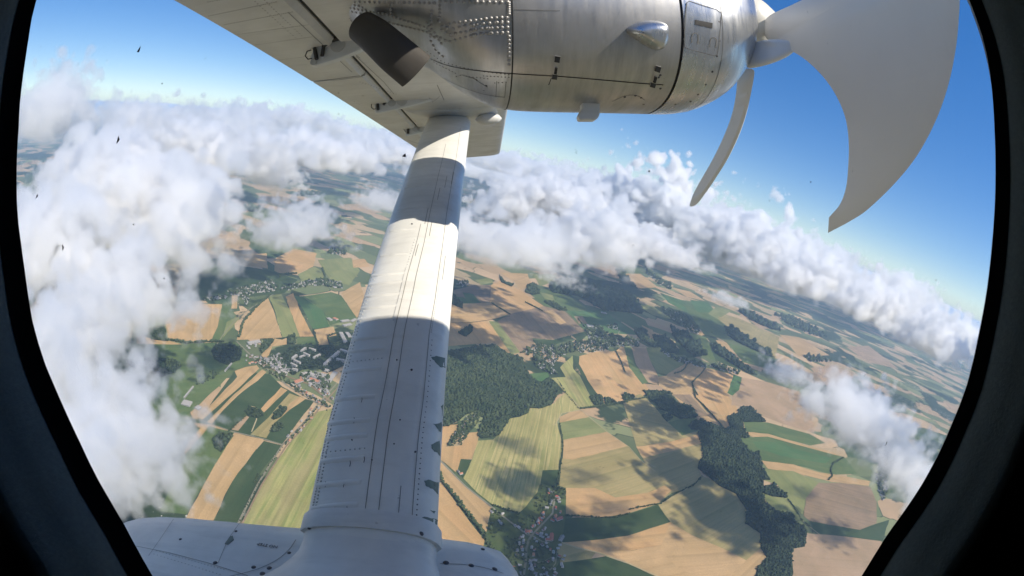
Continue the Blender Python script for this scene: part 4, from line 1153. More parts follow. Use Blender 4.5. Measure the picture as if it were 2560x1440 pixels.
patch('orange_mark', SB, [(1128, 722), (1133, 720), (1131, 760), (1127, 758)], M_ORANGE, strut, .0012)

# ---- lower fairings: strut cuff, saddle, stub fairing
cuffs = []
for t, g in ((-.012, 1.03), (.0, 1.035), (.012, 1.035), (.0135, 1.0)):
    cuffs.append(ssec(t, g))
def stretch(sec, d): return [p + d for p in sec]
NOSE_A = 4.6
# lower band that clamps the strut to its saddle
pod = None
def shift(sec, k): return [p - axis * k for p in sec]
band_secs = [shift(ssec(0, 1.0), -.0125), shift(ssec(0, 1.055), -.012), shift(ssec(0, 1.065), -.008), shift(ssec(0, 1.075), .040), shift(ssec(0, 1.07), .043), shift(ssec(0, 1.0), .0435)]
# stub fairing: airfoil sections running from the cabin wall outboard
def pod_sec(y, x0, x1, zt, zb, n=15):
    out = []
    for i in range(n):
        t = i / (n - 1); u = (1 - math.cos(math.pi * t)) / 2
        th = 1 - (1 - u) ** 6 if u < .5 else math.sqrt(max(0, 1 - ((u - .5) / .5) ** 2.6))
        out.append(Vector((x0 + (x1 - x0) * u, y, zb + (zt - zb) * (.5 + .5 * th))))
    for i in range(n - 2, 0, -1):
        t = i / (n - 1); u = (1 - math.cos(math.pi * t)) / 2
        th = 1 - (1 - u) ** 6 if u < .5 else math.sqrt(max(0, 1 - ((u - .5) / .5) ** 2.6))
        out.append(Vector((x0 + (x1 - x0) * u, y, zt - (zt - zb) * (.5 + .5 * th))))
    return out
psecs = [pod_sec(.17, -1.75, .12, -.748, -1.12), pod_sec(.45, -1.65, .10, -.748, -1.10), pod_sec(.70, -1.54, .085, -.748, -1.08), pod_sec(.88, -1.44, .07, -.748, -1.06),
         pod_sec(1.0, -1.37, .05, -.750, -1.03), pod_sec(1.05, -1.35, .03, -.758, -1.0), pod_sec(1.08, -1.32, -.01, -.78, -.97), pod_sec(1.09, -1.26, -.08, -.83, -.93)]
pod = fix(pobj('stub_fairing', *loft(psecs), M_POD), angle=50)
# saddle between strut and stub fairing
base = shift(ssec(0, 1.02), .04)
sadd = []
for k, g, zl in ((.03, .99, 0), (.07, 1.0, 0), (.10, 1.03, .0), (.13, 1.13, .0), (.16, 1.26, .0), (.20, 1.5, .0), (.26, 1.9, .0)):
    s = shift(ssec(0, 1.0), k); c = sum(s, Vector()) / len(s)
    ss = []
    for p in s:
        d = p - c
        cx = d.dot(chord)
        gg = g if cx < 0 else 1 + (g - 1) * .55
        ss.append(c + d * gg)
    sadd.append(ss)
saddle = fix(pobj('strut_saddle', *loft(sadd), M_POD, pod), angle=50)
band = fix(pobj('strut_band', *loft(band_secs), M_POD, strut), angle=30)
BB = bvh_of(band)
PB = bvh_of(pod, saddle)
def disc(name, bvh, x, y, r, mat, parent, h=.4):
    return rivets(name, bvh, [(x, y)], r, mat, parent, kind=None, high=h, seg=12)
for (x, y) in ((774, 1322), (838, 1325), (923, 1330), (974, 1332), (1054, 1334)): disc('band_screw', BB, x, y, .0058, M_SCREW, band)
for (x, y) in ((451, 1348), (590, 1328), (723, 1382), (538, 1407), (634, 1418), (673, 1420), (656, 1434), (1115, 1407), (1178, 1414), (1237, 1423), (1207, 1373)):
    disc('fairing_screw', PB, x, y, .0078 if y > 1400 else .0055, M_SCREW, pod)
seam('fairing_seam', PB, [(340, 1366), (420, 1382), (520, 1408), (620, 1440)], .0018, M_SEAM, pod, step=10)
seam('fairing_seam', PB, [(440, 1290), (400, 1350), (372, 1390)], .0014, M_SEAM, pod, step=10)
seam('fairing_seam', PB, [(598, 1310), (570, 1350), (545, 1410)], .0014, M_SEAM, pod, step=10)
seam('fairing_seam', PB, smoothpts([(560, 1445), (640, 1425), (690, 1402), (722, 1376), (740, 1350)], 4), .0018, M_SEAM, pod, step=8)
seam('fairing_seam', PB, smoothpts([(1100, 1410), (1160, 1412), (1210, 1420), (1258, 1434)], 4), .0018, M_SEAM, pod, step=8)
sp = row(392, 1377, 560, 1424, 22) + row(385, 1385, 550, 1436, 20)
rivets('rivets', PB, sp, .0022, M_RIVW, pod, high=.6, seg=5)
patch('paint_chip', PB, [(562, 1360), (575, 1342), (582, 1340), (585, 1350), (577, 1356), (570, 1362)], M_CHIP, pod, .0015)
# stencil NO STEP, read from outside the aeroplane (upside down from the cabin)
def stencil(text, px, py, px2, py2, size, parent, bvh):
    h0, h1 = hit(bvh, px, py), hit(bvh, px2, py2)
    if not h0 or not h1: return
    cu = bpy.data.curves.new('stencil', 'FONT'); cu.body = text; cu.size = size; cu.extrude = .0004; cu.align_x = 'CENTER'; cu.align_y = 'CENTER'
    tmp = bpy.data.objects.new('tmp', cu); COL.objects.link(tmp)
    me = bpy.data.meshes.new_from_object(tmp.evaluated_get(bpy.context.evaluated_depsgraph_get())); bpy.data.objects.remove(tmp)
    o = link('stencil_lettering', me, parent, M_SCREW)
    xax = (h1[0] - h0[0]).normalized(); n = h0[1]; yax = n.cross(xax).normalized(); xax = yax.cross(n)
    o.matrix_local = Matrix((( xax.x, yax.x, n.x, 0), (xax.y, yax.y, n.y, 0), (xax.z, yax.z, n.z, 0), (0, 0, 0, 1)))
    o.location = (h0[0] + h1[0]) / 2 + n * .002
stencil('NO STEP', 690, 1368, 648, 1361, .0165, pod, PB)

# ---- cabin: window, seal, trim, dark shell
WY = .12
win_px = [(130, -60), (95, 0), (75, 100), (60, 200), (50, 320), (46, 450), (50, 560), (65, 670), (85, 800), (118, 910), (160, 1010), (205, 1105), (250, 1200), (315, 1310), (385, 1440), (470, 1560)]
win_px2 = [(2050, 1580), (2150, 1440), (2205, 1350), (2255, 1280), (2305, 1205), (2345, 1130), (2380, 1050), (2415, 960), (2445, 830), (2465, 720), (2478, 600), (2486, 450), (2482, 300), (2472, 180), (2452, 90), (2420, 0), (2395, -60)]
Lp = [aY(x, y, WY) for x, y in win_px]; Rp = [aY(x, y, WY) for x, y in win_px2]
def arc(p, q, m, n=10):
    return [Vector([(1 - t) ** 2 * a + 2 * t * (1 - t) * c + t * t * b for a, b, c in zip(p, q, m)]) for t in [i / n for i in range(1, n)]]
Wc = Vector((.045, WY, .0))
bot_m = Vector(((Lp[-1].x + Rp[0].x) / 2, WY, -.33)); top_m = Vector((.045, WY, .30))
oval = Lp + arc(Lp[-1], Rp[0], bot_m) + Rp + arc(Rp[-1], Lp[0], top_m)
oval = [Vector(p) for p in smoothpts([tuple(p) for p in oval] + [tuple(oval[0])], 2)[:-1]]
def off(P, k, y, wob=0.0):
    out = []; n = len(P)
    for i, p in enumerate(P):
        t = P[(i + 1) % n] - P[i - 1]; nn = Vector((t.z, 0, -t.x)).normalized()
        if nn.dot(p - Wc) < 0: nn = -nn
        q = p + nn * (k + wob * noise.noise(p * 60)); out.append(Vector((q.x, y, q.z)))
    return out
def strip_rings(R):
    n = len(R[0]); vs = [v for r in R for v in r]
    return vs, [(i * n + j, i * n + (j + 1) % n, (i + 1) * n + (j + 1) % n, (i + 1) * n + j) for i in range(len(R) - 1) for j in range(n)]
M_RUB = plain('black_rubber', (.010, .010, .012), .45, 0, .3, 30)
def trim_material():
    m = NT('grey_trim'); m.set(Roughness=.7)
    p = m.coord('Object'); n1 = m.noise(p, 500, 3, .7); n2 = m.noise(p, 9, 4, .6)
    m.l(m.mix((.36, .40, .385), (.17, .195, .19), m.math('MULTIPLY', n1, m.ramp(n2, [(.3, .6), (.7, 1.0)]))), m.b.inputs['Base Color'])
    m.bump(n1, .4, .0006)
    return m.m
M_TRIM = trim_material()
wall = None
inner = [off(oval, .20, .1505), off(oval, .075, .150), off(oval, .016, .127), off(oval, .004, .121, .0006), off(oval, .0, .119, .0006), off(oval, .006, .115), off(oval, .009, .112)]
outer_w = [off(oval, .009, .113), off(oval, .012, .108), off(oval, .020, .098), off(oval, .030, .090), off(oval, .034, .083), off(oval, .05, .079), off(oval, .09, .078)]
n = len(oval)
def rect_ring(y, X=2.2, Zt=.75, Zb=-1.1):
    out = []
    for p in oval:
        d = p - Wc; s = min(X / max(abs(d.x), 1e-6), (Zt if d.z > 0 else -Zb) / max(abs(d.z), 1e-6)); out.append(Vector((Wc.x + d.x * s, y, Wc.z + d.z * s)))
    return out
far_ = rect_ring(.078)
wall = fix(pobj('cabin_wall', *strip_rings(outer_w + [far_]), M_TRIM), angle=50)
fix(pobj('window_seal', *strip_rings(inner), M_RUB, wall), angle=50)
groove = [off(oval, .0225, .0958), off(oval, .0245, .0943)]
# outer skin of the fuselage with the nose tapering away forward
M_CAB = plain('cabin_lining', (.10, .10, .095), .8)
skin_ring = rect_ring(.17, 2.2, 1.24, -1.1)
sk = fix(pobj('fuselage_skin', *strip_rings([off(oval, .20, .1515), off(oval, .21, .17), skin_ring]), M_PAINT), angle=40)
X0f, X1f = Wc.x - 2.2, Wc.x + 2.2
def box_faces(): return [(0, 1, 2, 3), (4, 7, 6, 5), (0, 4, 5, 1), (1, 5, 6, 2), (2, 6, 7, 3), (3, 7, 4, 0)]
# cabin shell (ceiling, floor, far wall, end walls), open toward the window wall
cv = [Vector(v) for v in ((X0f, .078, -1.1), (X1f, .078, -1.1), (X1f, .078, .75), (X0f, .078, .75), (X0f, -1.45, -1.1), (X1f, -1.45, -1.1), (X1f, -1.45, .75), (X0f, -1.45, .75))]
pobj('cabin_lining', cv, [(4, 5, 6, 7), (0, 1, 5, 4), (1, 2, 6, 5), (2, 3, 7, 6), (3, 0, 4, 7)], M_CAB)
# fuselage body: hull and nose, out of view, sized to shade the lower strut
def hull(x, w, zt, zb, yc=-.68, n=28):
    out = []
    for j in range(n):
        a = 2 * math.pi * j / n; ca, sa = math.cos(a), math.sin(a); e = 2 / 3.2
        out.append(Vector((x, yc + w * math.copysign(abs(ca) ** e, ca), (zt + zb) / 2 + (zt - zb) / 2 * math.copysign(abs(sa) ** e, sa))))
    return out
nosef = [hull(X1f, .85, 1.24, -1.12), hull(2.9, .85, 1.24, -1.12), hull(NOSE_A, .84, 1.15, -1.1), hull(NOSE_A + .5, .80, .85, -1.05), hull(NOSE_A + 1.1, .72, .25, -1.0), hull(NOSE_A + 1.8, .55, -.10, -.95), hull(NOSE_A + 2.5, .2, -.4, -.8)]
fix(pobj('fuselage_nose', *loft(nosef), M_PAINT), angle=40)
fix(pobj('fuselage_tail', *loft([hull(X0f, .85, 1.2, -1.12), hull(-4.5, .8, .9, -.9), hull(-8, .45, .8, .0), hull(-10, .2, .8, .4)]), M_PAINT), angle=40)
tp = [Vector(v) for v in ((X0f, .17, 1.24), (X1f, .17, 1.24), (X1f, -1.5, 1.24), (X0f, -1.5, 1.24), (X0f, .17, -1.1), (X1f, .17, -1.1), (X1f, -1.5, -1.12), (X0f, -1.5, -1.12))]
pobj('fuselage_roof', tp, [(0, 1, 2, 3), (7, 6, 5, 4), (2, 6, 7, 3)], M_PAINT)
# acrylic pane
def pane_material():
    m = NT('clear_acrylic'); t = m.t; t.nodes.remove(m.b)
    tr = m.n('ShaderNodeBsdfTransparent'); gl = m.n('ShaderNodeBsdfGlossy', Roughness=.05); df = m.n('ShaderNodeBsdfDiffuse')
    tr.inputs[0].default_value = (.985, .99, .985, 1); df.inputs[0].default_value = (.6, .6, .6, 1)
    mx = m.n('ShaderNodeMixShader'); mx.inputs[0].default_value = .035
    m.l(tr.outputs[0], mx.inputs[1]); m.l(gl.outputs[0], mx.inputs[2])
    m2 = m.n('ShaderNodeMixShader'); nz = m.noise(m.coord('Object'), 260, 3, .7)
    m.l(m.ramp(nz, [(.69, 0.0), (.74, .16)]), m2.inputs[0]); m.l(mx.outputs[0], m2.inputs[1]); m.l(df.outputs[0], m2.inputs[2])
    m.l(m2.outputs[0], m.out.inputs['Surface'])
    return m.m
pv_ = [Vector((p.x, .135, p.z)) for p in off(oval, .035, .135)]
pobj('window_pane', pv_, [tuple(range(len(pv_)))], pane_material(), wall)
# specks of dirt and squashed insects on the outside of the pane
M_BUG = plain('dried_insect', (.13, .105, .09), .8)
M_BUG2 = plain('brown_insect', (.2, .13, .1), .8)
def speck(x, y, s, ang, mat, label, elong=2.0):
    c = aY(x, y, .136); k = c.length / FPX * s
    u = Vector((math.cos(ang), 0, math.sin(ang))); v = Vector((-math.sin(ang), 0, math.cos(ang)))
    vs, fs = [], []
    nn = 9
    for r, h in ((1, 0), (.7, .5), (.3, .8)):
        for j in range(nn):
            a = 2 * math.pi * j / nn; rr = r * (1 + .35 * math.sin(3 * a + x))
            vs.append((u * math.cos(a) * elong + v * math.sin(a)) * k * rr + Vector((0, k * h, 0)))
    for i in range(2):
        for j in range(nn): fs.append((i * nn + j, i * nn + (j + 1) % nn, (i + 1) * nn + (j + 1) % nn, (i + 1) * nn + j))
    fs.append(tuple(2 * nn + j for j in range(nn)))
    if elong > 1.5:
        a = len(vs); vs += [u * k * 1.2, u * k * 3.0 + v * k * .5, u * k * 1.4 + v * k * .5]; fs.append((a, a + 1, a + 2))
    o = link('speck', mesh('speck', vs, fs), None, mat)
    o.matrix_world = plane.matrix_world @ Matrix.Translation(c)
    return tag(o, label, 'speck', 'specks of dirt stuck on the window pane')
speck(347, 125, 3.6, 1.1, M_BUG, 'long dark speck on the pane in the blue sky at upper left')
speck(295, 350, 4.0, 1.2, M_BUG2, 'brown winged insect speck on the pane, over the left clouds')
speck(1011, 389, 4.0, .5, M_BUG2, 'brown smudge on the pane just left of the wing strut top', 1.2)
speck(157, 619, 3.2, 1.6, M_BUG, 'dark thin speck on the pane over the left cloud bulk')
speck(92, 491, 2.8, .5, M_BUG, 'slanting speck on the pane near its left rim')
speck(334, 561, 2.1, .5, M_BUG, 'small round speck on the pane over white cloud', 1.0)
speck(405, 209, 1.9, 1.5, M_BUG, 'faint small speck on the pane above the left clouds', 1.0)
speck(410, 696, 1.9, 1.5, M_BUG, 'tiny dark speck on the pane left of the strut middle', 1.0)
speck(1623, 428, 2.4, 1.5, M_BUG, 'speck on the pane in blue sky left of the thin blade', 1.0)
speck(2216, 1109, 1.6, 1.4, M_BUG, 'hair thin dark mark on the pane at lower right', 3.5)
speck(2340, 700, 1.6, 1.4, M_BUG, 'small dark mark on the pane beside the right rim', 1.0)
speck(2027, 455, 1.8, 1.2, M_BUG, 'tiny speck on the pane below the broad blade', 1.0)
# ------------------------------------------------------------------ woods, hedges, trees
def leafmat(name, a, b, sc_=.02):
    m = NT(name); m.set(Roughness=.9, Specular_IOR_Level=.15)
    g = m.geo((1, 1, 1)); n1 = m.ramp(m.noise(g, sc_, 6, .75), [(.35, 0.0), (.62, 1.0)]); n2 = m.noise(g, .25, 3, .7)
    c = m.mix(a, b, n1); c = m.mix(c, tuple(v * .45 for v in a), m.ramp(n2, [(.4, 0.0), (.65, .8)]))
    m.l(c, m.b.inputs['Base Color']); return m.m
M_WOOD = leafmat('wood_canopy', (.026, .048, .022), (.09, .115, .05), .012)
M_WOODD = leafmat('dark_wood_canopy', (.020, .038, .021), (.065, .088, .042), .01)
M_HEDGE = leafmat('hedge_leaves', (.045, .068, .028), (.085, .11, .045))
ICO = []
bm = bmesh.new(); bmesh.ops.create_icosphere(bm, subdivisions=1, radius=1); bm.verts.ensure_lookup_table()
icov = np.array([v.co[:] for v in bm.verts]); icof = np.array([[v.index for v in f.verts] for f in bm.faces]); bm.free()
bm = bmesh.new(); bmesh.ops.create_icosphere(bm, subdivisions=2, radius=1); bm.verts.ensure_lookup_table()
ico2v = np.array([v.co[:] for v in bm.verts]); ico2f = np.array([[v.index for v in f.verts] for f in bm.faces]); bm.free()
nrs = np.random.default_rng(5)
def crowns(name, pts, rad, mat, hk=1.1, coarse=True, kind='stuff', label=None, cat=None, zbase=None, c0=None):
    """one mass of foliage clumps at pts (N x 2), rad (N)"""
    pts = np.asarray(pts); n = len(pts)
    if n == 0: return None
    V, Fc = (icov, icof) if coarse else (ico2v, ico2f)
    c = pts.mean(0)
    jit = 1 + nrs.uniform(-.28, .28, (n, len(V), 1))
    v = V[None] * jit * rad[:, None, None]
    v[:, :, 2] *= hk
    v[:, :, 2] += (rad * hk * .75)[:, None]
    v[:, :, :2] += (pts - c)[:, None, :]
    f = Fc[None] + (np.arange(n) * len(V))[:, None, None]
    v = v.reshape(-1, 3); f = f.reshape(-1, 3)
    me = bpy.data.meshes.new(name)
    me.vertices.add(len(v)); me.vertices.foreach_set('co', v.astype(np.float32).ravel())
    me.loops.add(f.size); me.loops.foreach_set('vertex_index', f.astype(np.int32).ravel())
    me.polygons.add(len(f)); me.polygons.foreach_set('loop_start', np.arange(0, f.size, 3, dtype=np.int32)); me.polygons.foreach_set('loop_total', np.full(len(f), 3, dtype=np.int32))
    me.update(); me.validate()
    o = link(name, me, None, mat); o.location = (c[0], c[1], -ALT + lift[0])
    return tag(o, label, cat, kind=kind)
def inside(P, x, y):
    r = np.zeros(len(x), bool); n = len(P)
    for i in range(n):
        (x0, y0), (x1, y1) = P[i], P[(i + 1) % n]
        c = (y0 > y) != (y1 > y)
        xx = (x1 - x0) * (y - y0) / ((y1 - y0) if y1 != y0 else 1e-9) + x0
        r ^= c & (x < xx)
    return r
def wood(z, xy, label, mat=None, size=4.6, fill=1.0, amp=12, floor=True, name='wood'):
    pts = [zp(z, *p) for p in xy]
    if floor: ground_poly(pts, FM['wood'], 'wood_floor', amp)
    P = [(p.x, p.y) for p in pts]; xs, ys_ = [p[0] for p in P], [p[1] for p in P]
    d = math.hypot(sum(xs) / len(xs), sum(ys_) / len(ys_), ALT)
    s = max(size, size * d / 2600)                      # clumps grow where single crowns are too small to see
    area = (max(xs) - min(xs)) * (max(ys_) - min(ys_))
    k = int(min(60000, fill * area / (s * s * 1.6)))
    x = nrs.uniform(min(xs) - s, max(xs) + s, k); y = nrs.uniform(min(ys_) - s, max(ys_) + s, k)
    m_ = inside(P, x + nrs.normal(0, s * .5, k), y + nrs.normal(0, s * .5, k))
    x, y = x[m_], y[m_]
    r = s * (.4 + nrs.gamma(2.2, .22, len(x)))
    return crowns(name, np.stack([x, y], 1), r, mat or M_WOOD, label=label)
def hedge(pl, label, size=4.0, gap=1.0, jitter=2.0, mat=None, name='hedge'):
    x, r = [], []
    for a, b in zip(pl, pl[1:]):
        L = (b - a).length; n = max(1, int(L / (size * gap)))
        for i in range(n):
            p = a.lerp(b, (i + rnd.random()) / n); x.append((p.x + rnd.gauss(0, jitter), p.y + rnd.gauss(0, jitter))); r.append(size * rnd.uniform(.5, 1.2))
    return crowns(name, np.array(x), np.array(r), mat or M_HEDGE, label=label)
def zl(z, xy): return [zp(z, *p) for p in xy]

wood('z5', [(-60,760),(60,735),(300,690),(430,680),(540,750),(650,780),(700,900),(760,970),(800,985),(880,945),(940,1010),(950,1060),(890,1160),(800,1190),(720,1185),(700,1230),(560,1270),(520,1330),(470,1405),(330,1432),(300,1400),(345,1270),(360,1225),(290,1200),(200,1245),(60,1332),(-80,1340)], 'large mixed wood right of the strut')
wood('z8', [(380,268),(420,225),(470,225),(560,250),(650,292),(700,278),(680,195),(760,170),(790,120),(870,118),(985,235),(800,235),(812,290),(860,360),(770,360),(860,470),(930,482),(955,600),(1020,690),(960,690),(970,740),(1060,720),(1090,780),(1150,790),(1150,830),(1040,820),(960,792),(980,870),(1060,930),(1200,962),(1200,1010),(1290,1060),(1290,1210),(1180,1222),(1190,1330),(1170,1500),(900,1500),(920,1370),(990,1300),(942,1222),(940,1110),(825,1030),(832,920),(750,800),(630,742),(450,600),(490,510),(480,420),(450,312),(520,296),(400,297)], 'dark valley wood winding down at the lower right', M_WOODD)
wood('z8', [(20,-10),(240,0),(270,80),(330,100),(400,120),(445,190),(430,205),(310,212),(200,150),(150,140),(140,110),(60,40)], 'dark copse beside the hedged track')
wood('z8', [(165,185),(230,175),(255,205),(210,237)], 'small round copse at a field corner')
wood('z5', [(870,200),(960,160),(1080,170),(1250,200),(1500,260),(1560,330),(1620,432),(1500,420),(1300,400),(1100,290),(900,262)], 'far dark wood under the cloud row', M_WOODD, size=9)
wood('z5', [(150,590),(200,540),(260,530),(260,570),(200,615)], 'oval copse in a tan field')
wood('z5', [(1310,1105),(1350,1100),(1410,1140),(1320,1155)], 'small copse on the field edge, left one of two')
wood('z5', [(1450,1080),(1540,1078),(1555,1112),(1470,1127)], 'small copse on the field edge, right one of two')
wood('z5', [(1190,1095),(1290,1082),(1310,1160),(1230,1162)], 'copse at the foot of the green valley strip')
wood('z5', [(700,200),(760,190),(800,270),(740,280),(680,260)], 'small wood left of the far dark wood')
wood('z5', [(830,335),(900,340),(1020,405),(950,405)], 'narrow copse below the far dark wood')
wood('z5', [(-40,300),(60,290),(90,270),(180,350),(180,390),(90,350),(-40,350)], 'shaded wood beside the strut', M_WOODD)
wood('z5', [(470,120),(520,170),(590,200),(570,215),(490,180)], 'short tree belt under the grey cloud')
wood('z5', [(1550,560),(1620,545),(1680,640),(1760,690),(1700,700),(1600,640)], 'wood at the end of the long village')
wood('z5', [(1700,600),(1800,615),(1880,680),(1900,750),(1800,740),(1720,660)], 'dark wood near the far right hamlet', M_WOODD)
wood('z5', [(1840,520),(1900,560),(2060,740),(1960,690),(1870,610)], 'long wood strip at far right', M_WOODD)
wood('z7', [(460,625),(540,640),(640,720),(830,850),(760,830),(560,740),(490,690)], 'thin wood belt crossing the far ochre field', M_WOODD, size=9)
wood('z7', [(360,740),(420,760),(500,820),(600,900),(700,975),(640,965),(500,880),(400,820)], 'long far wood below the belt', M_WOODD, size=9)
wood('z7', [(80,640),(180,670),(300,790),(330,830),(240,840),(130,740)], 'far wood on the valley side', M_WOODD, size=9)
wood('z7', [(560,510),(620,520),(760,590),(860,650),(800,645),(660,580)], 'far tree belt over pink fields', M_WOODD, size=9)
wood('z4', [(1280,920),(1310,930),(1330,990),(1400,1060),(1360,1050),(1290,990)], 'tree belt beside the far tan field', size=9)
wood('z2', [(1370,705),(1300,740),(1255,800),(1270,845),(1330,800),(1378,740)], 'oval wood in the town fields')
wood('z2', [(1500,690),(1570,680),(1585,740),(1570,765),(1505,755)], 'square copse above the town')
wood('z2', [(180,640),(350,605),(400,600),(410,700),(430,735),(300,720),(200,680)], 'wood between the two tan fields at left')
wood('z2', [(1450,860),(1500,820),(1600,770),(1720,760),(1800,800),(1960,770),(2150,700),(2150,950),(2000,960),(1860,1020),(1760,960),(1640,990),(1560,1040),(1450,960)], 'wood and gardens round the apartment blocks', M_WOODD, fill=.55)
wood('z2', [(60,930),(100,900),(170,860),(330,900),(420,980),(380,1060),(180,1000)], 'low wood under the left clouds', M_WOODD, size=8)
wood('z2', [(330,880),(300,960),(380,1050),(480,1020),(560,960),(500,900)], 'scrub left of the straw fields', fill=.35)
wood('z2', [(820,820),(860,760),(1000,750),(1100,800),(1080,900),(960,950),(850,900)], 'dark wood beside the road into town', M_WOODD, fill=.5)
wood('z2', [(700,1040),(850,1000),(900,1030),(760,1120),(680,1130)], 'scattered trees on the green slope', fill=.3, floor=False)
wood('z3', [(905,480),(960,410),(1020,380),(1040,410),(990,470),(930,495)], 'oval copse inside the striped straw field')
wood('z3', [(905,560),(940,520),(1000,520),(1010,560),(960,590),(910,590)], 'small copse beside the dark field', fill=.7)
wood('z3', [(690,420),(740,380),(830,420),(850,460),(790,480),(720,460)], 'trees around the farm between the strips', fill=.5)
wood('z3', [(430,640),(480,600),(600,600),(560,680),(500,760),(440,720)], 'scrubby wood below the crossroads', fill=.5)
wood('z6', [(235,195),(330,90),(430,100),(370,200),(290,290),(240,370),(120,385),(160,300)], 'allotment gardens dotted with trees between wood and field', M_HEDGE, size=4, fill=.5, floor=False)
wood('z6', [(490,905),(560,930),(600,1010),(590,1100),(480,1110),(450,1040)], 'orchard trees west of the village', M_HEDGE, size=4, fill=.12, floor=False)
wood('z6', [(690,940),(850,960),(840,1020),(760,1090),(690,1030)], 'garden trees north of the crossing', M_HEDGE, size=3.6, fill=.165, floor=False)
wood('z6', [(850,800),(1000,760),(990,880),(900,930),(840,860)], 'garden trees along the lane', M_HEDGE, size=3.6, fill=.16, floor=False)
wood('z6', [(640,1130),(780,1160),(760,1440),(600,1440),(590,1300)], 'trees in the village gardens, left of the lane', M_HEDGE, size=3.6, fill=.16, floor=False)
wood('z6', [(800,1150),(930,1180),(1020,1260),(990,1400),(900,1500),(770,1500)], 'trees in the village gardens, right of the lane', M_HEDGE, size=3.6, fill=.14, floor=False)
wood('z6', [(880,690),(1090,730),(1090,800),(1000,830),(880,780)], 'trees around the upper farms', M_HEDGE, size=3.6, fill=.16, floor=False)
hedge(zl('z6', [(60,600),(95,690),(160,760),(250,880),(350,1010),(430,1110),(450,1170),(520,1250),(620,1340),(700,1440)]), 'thick tree lined stream between the orange fields', 6.5, .45, 4)
hedge(zl('z6', [(1040,190),(1062,300),(1066,430),(1045,560),(1030,700)]), 'broken tree row along the field track', 4.2, 1.6, 1.5)
hedge(zl('z6', [(500,865),(560,885),(640,910),(715,940)]), 'hedge below the straw field', 4.5, .9)
hedge(zl('z6', [(1610,900),(1700,880),(1850,855)]), 'hedge at the foot of the orange field', 4, 1.2)
hedge(zl('z6', [(1210,75),(1400,55),(1600,20)]), 'hedge along the upper stripe field', 4, .8)
hedge(zl('z6', [(1095,945),(1350,965),(1500,965),(1610,930)]), 'hedge over the dark green field', 4, 1.3)
hedge(zl('z8', [(415,-30),(435,50),(500,110),(560,180),(610,235),(660,295)]), 'dark tree row climbing the pink fields', 4.6, .6, 1.5)
hedge(zl('z7', [(325,925),(300,960),(228,1030),(240,1070),(270,1120)]), 'bent hedge row among orange fields', 5, .6, 1.5)
hedge(zl('z7', [(100,965),(150,950),(175,930),(200,885)]), 'short hedge below the valley village', 5, .7, 2)
hedge(zl('z8', [(1590,515),(1510,560),(1490,620),(1505,655),(1470,690)]), 'winding bushes crossing the green field', 5, .6, 3)
hedge(zl('z8', [(1150,840),(1200,900),(1260,1000),(1330,1060)]), 'tree row by the grey green meadow', 4, 1.2)
hedge(zl('z8', [(150,880),(260,810),(420,730),(485,660)]), 'bushes along the farm track', 4, 1.8)
hedge(zl('z5', [(410,345),(480,390),(560,438)]), 'dark hedge line in the orange field', 6, .5, 1)
hedge(zl('z5', [(680,340),(740,370),(820,410)]), 'dark hedge line in the brown field', 6, .5, 1)
hedge(zl('z5', [(1405,735),(1440,800),(1480,900)]), 'tree row in the orange field', 5, 1, 1)
hedge(zl('z5', [(940,960),(1000,1060),(1110,1195)]), 'few trees on the straw field edge', 4, 4, 1)
hedge(zl('z5', [(1120,1192),(1400,1150),(1660,1100)]), 'hedge above the stripe field', 5, .7, 1)
hedge(zl('z5', [(760,0),(860,50),(940,110)]), 'road trees under the cloud', 7, .8, 2)
hedge(zl('z5', [(1100,470),(1160,540),(1200,560)]), 'trees at the edge of the brown field', 6, 1, 2)
hedge(zl('z2', [(430,720),(600,748),(820,738),(930,740)]), 'tree belt under the big tan field', 7, .5, 4)
hedge(zl('z2', [(1070,700),(1110,560),(1220,430),(1350,320)]), 'trees along the diagonal road', 7, .6, 4)
hedge(zl('z2', [(1740,630),(1780,770)]), 'hedge left of the square field', 6, 1, 2)
hedge(zl('z2', [(1870,690),(1960,660),(1990,740),(1900,770),(1870,690)]), 'hedge around the sports field', 6, 1, 2)
hedge(zl('z2', [(390,595),(440,480)]), 'hedge at the left of the tan field', 6, .8, 2)
hedge(zl('z2', [(1230,900),(1400,1020),(1560,1140),(1800,1290),(1900,1340)]), 'trees along the railway into town', 6, 1.2, 10)
hedge(zl('z2', [(1240,940),(1500,1110),(1860,1320)]), 'trees between road and railway', 5, 2, 5)
hedge(zl('z2', [(1430,150),(1500,130),(1590,125)]), 'hedge below the far orange field', 8, .6, 2)
hedge(zl('z2', [(1820,80),(1860,190)]), 'stream trees in the far pale field', 8, .6, 3)
hedge(zl('z3', [(1290,400),(1200,510),(1060,660),(1010,700)]), 'trees along the lane into town', 5, 2.2, 4)
hedge(zl('z3', [(1000,720),(900,850),(820,1000),(640,1340)]), 'single trees along the railway bank', 3.2, 5, 2)
hedge(zl('z3', [(800,940),(780,1010)]), 'thicket on the dark field edge', 4, .8, 3)
hedge(zl('z3', [(560,590),(700,460)]), 'hedge of the small pink field', 4, 1, 2)

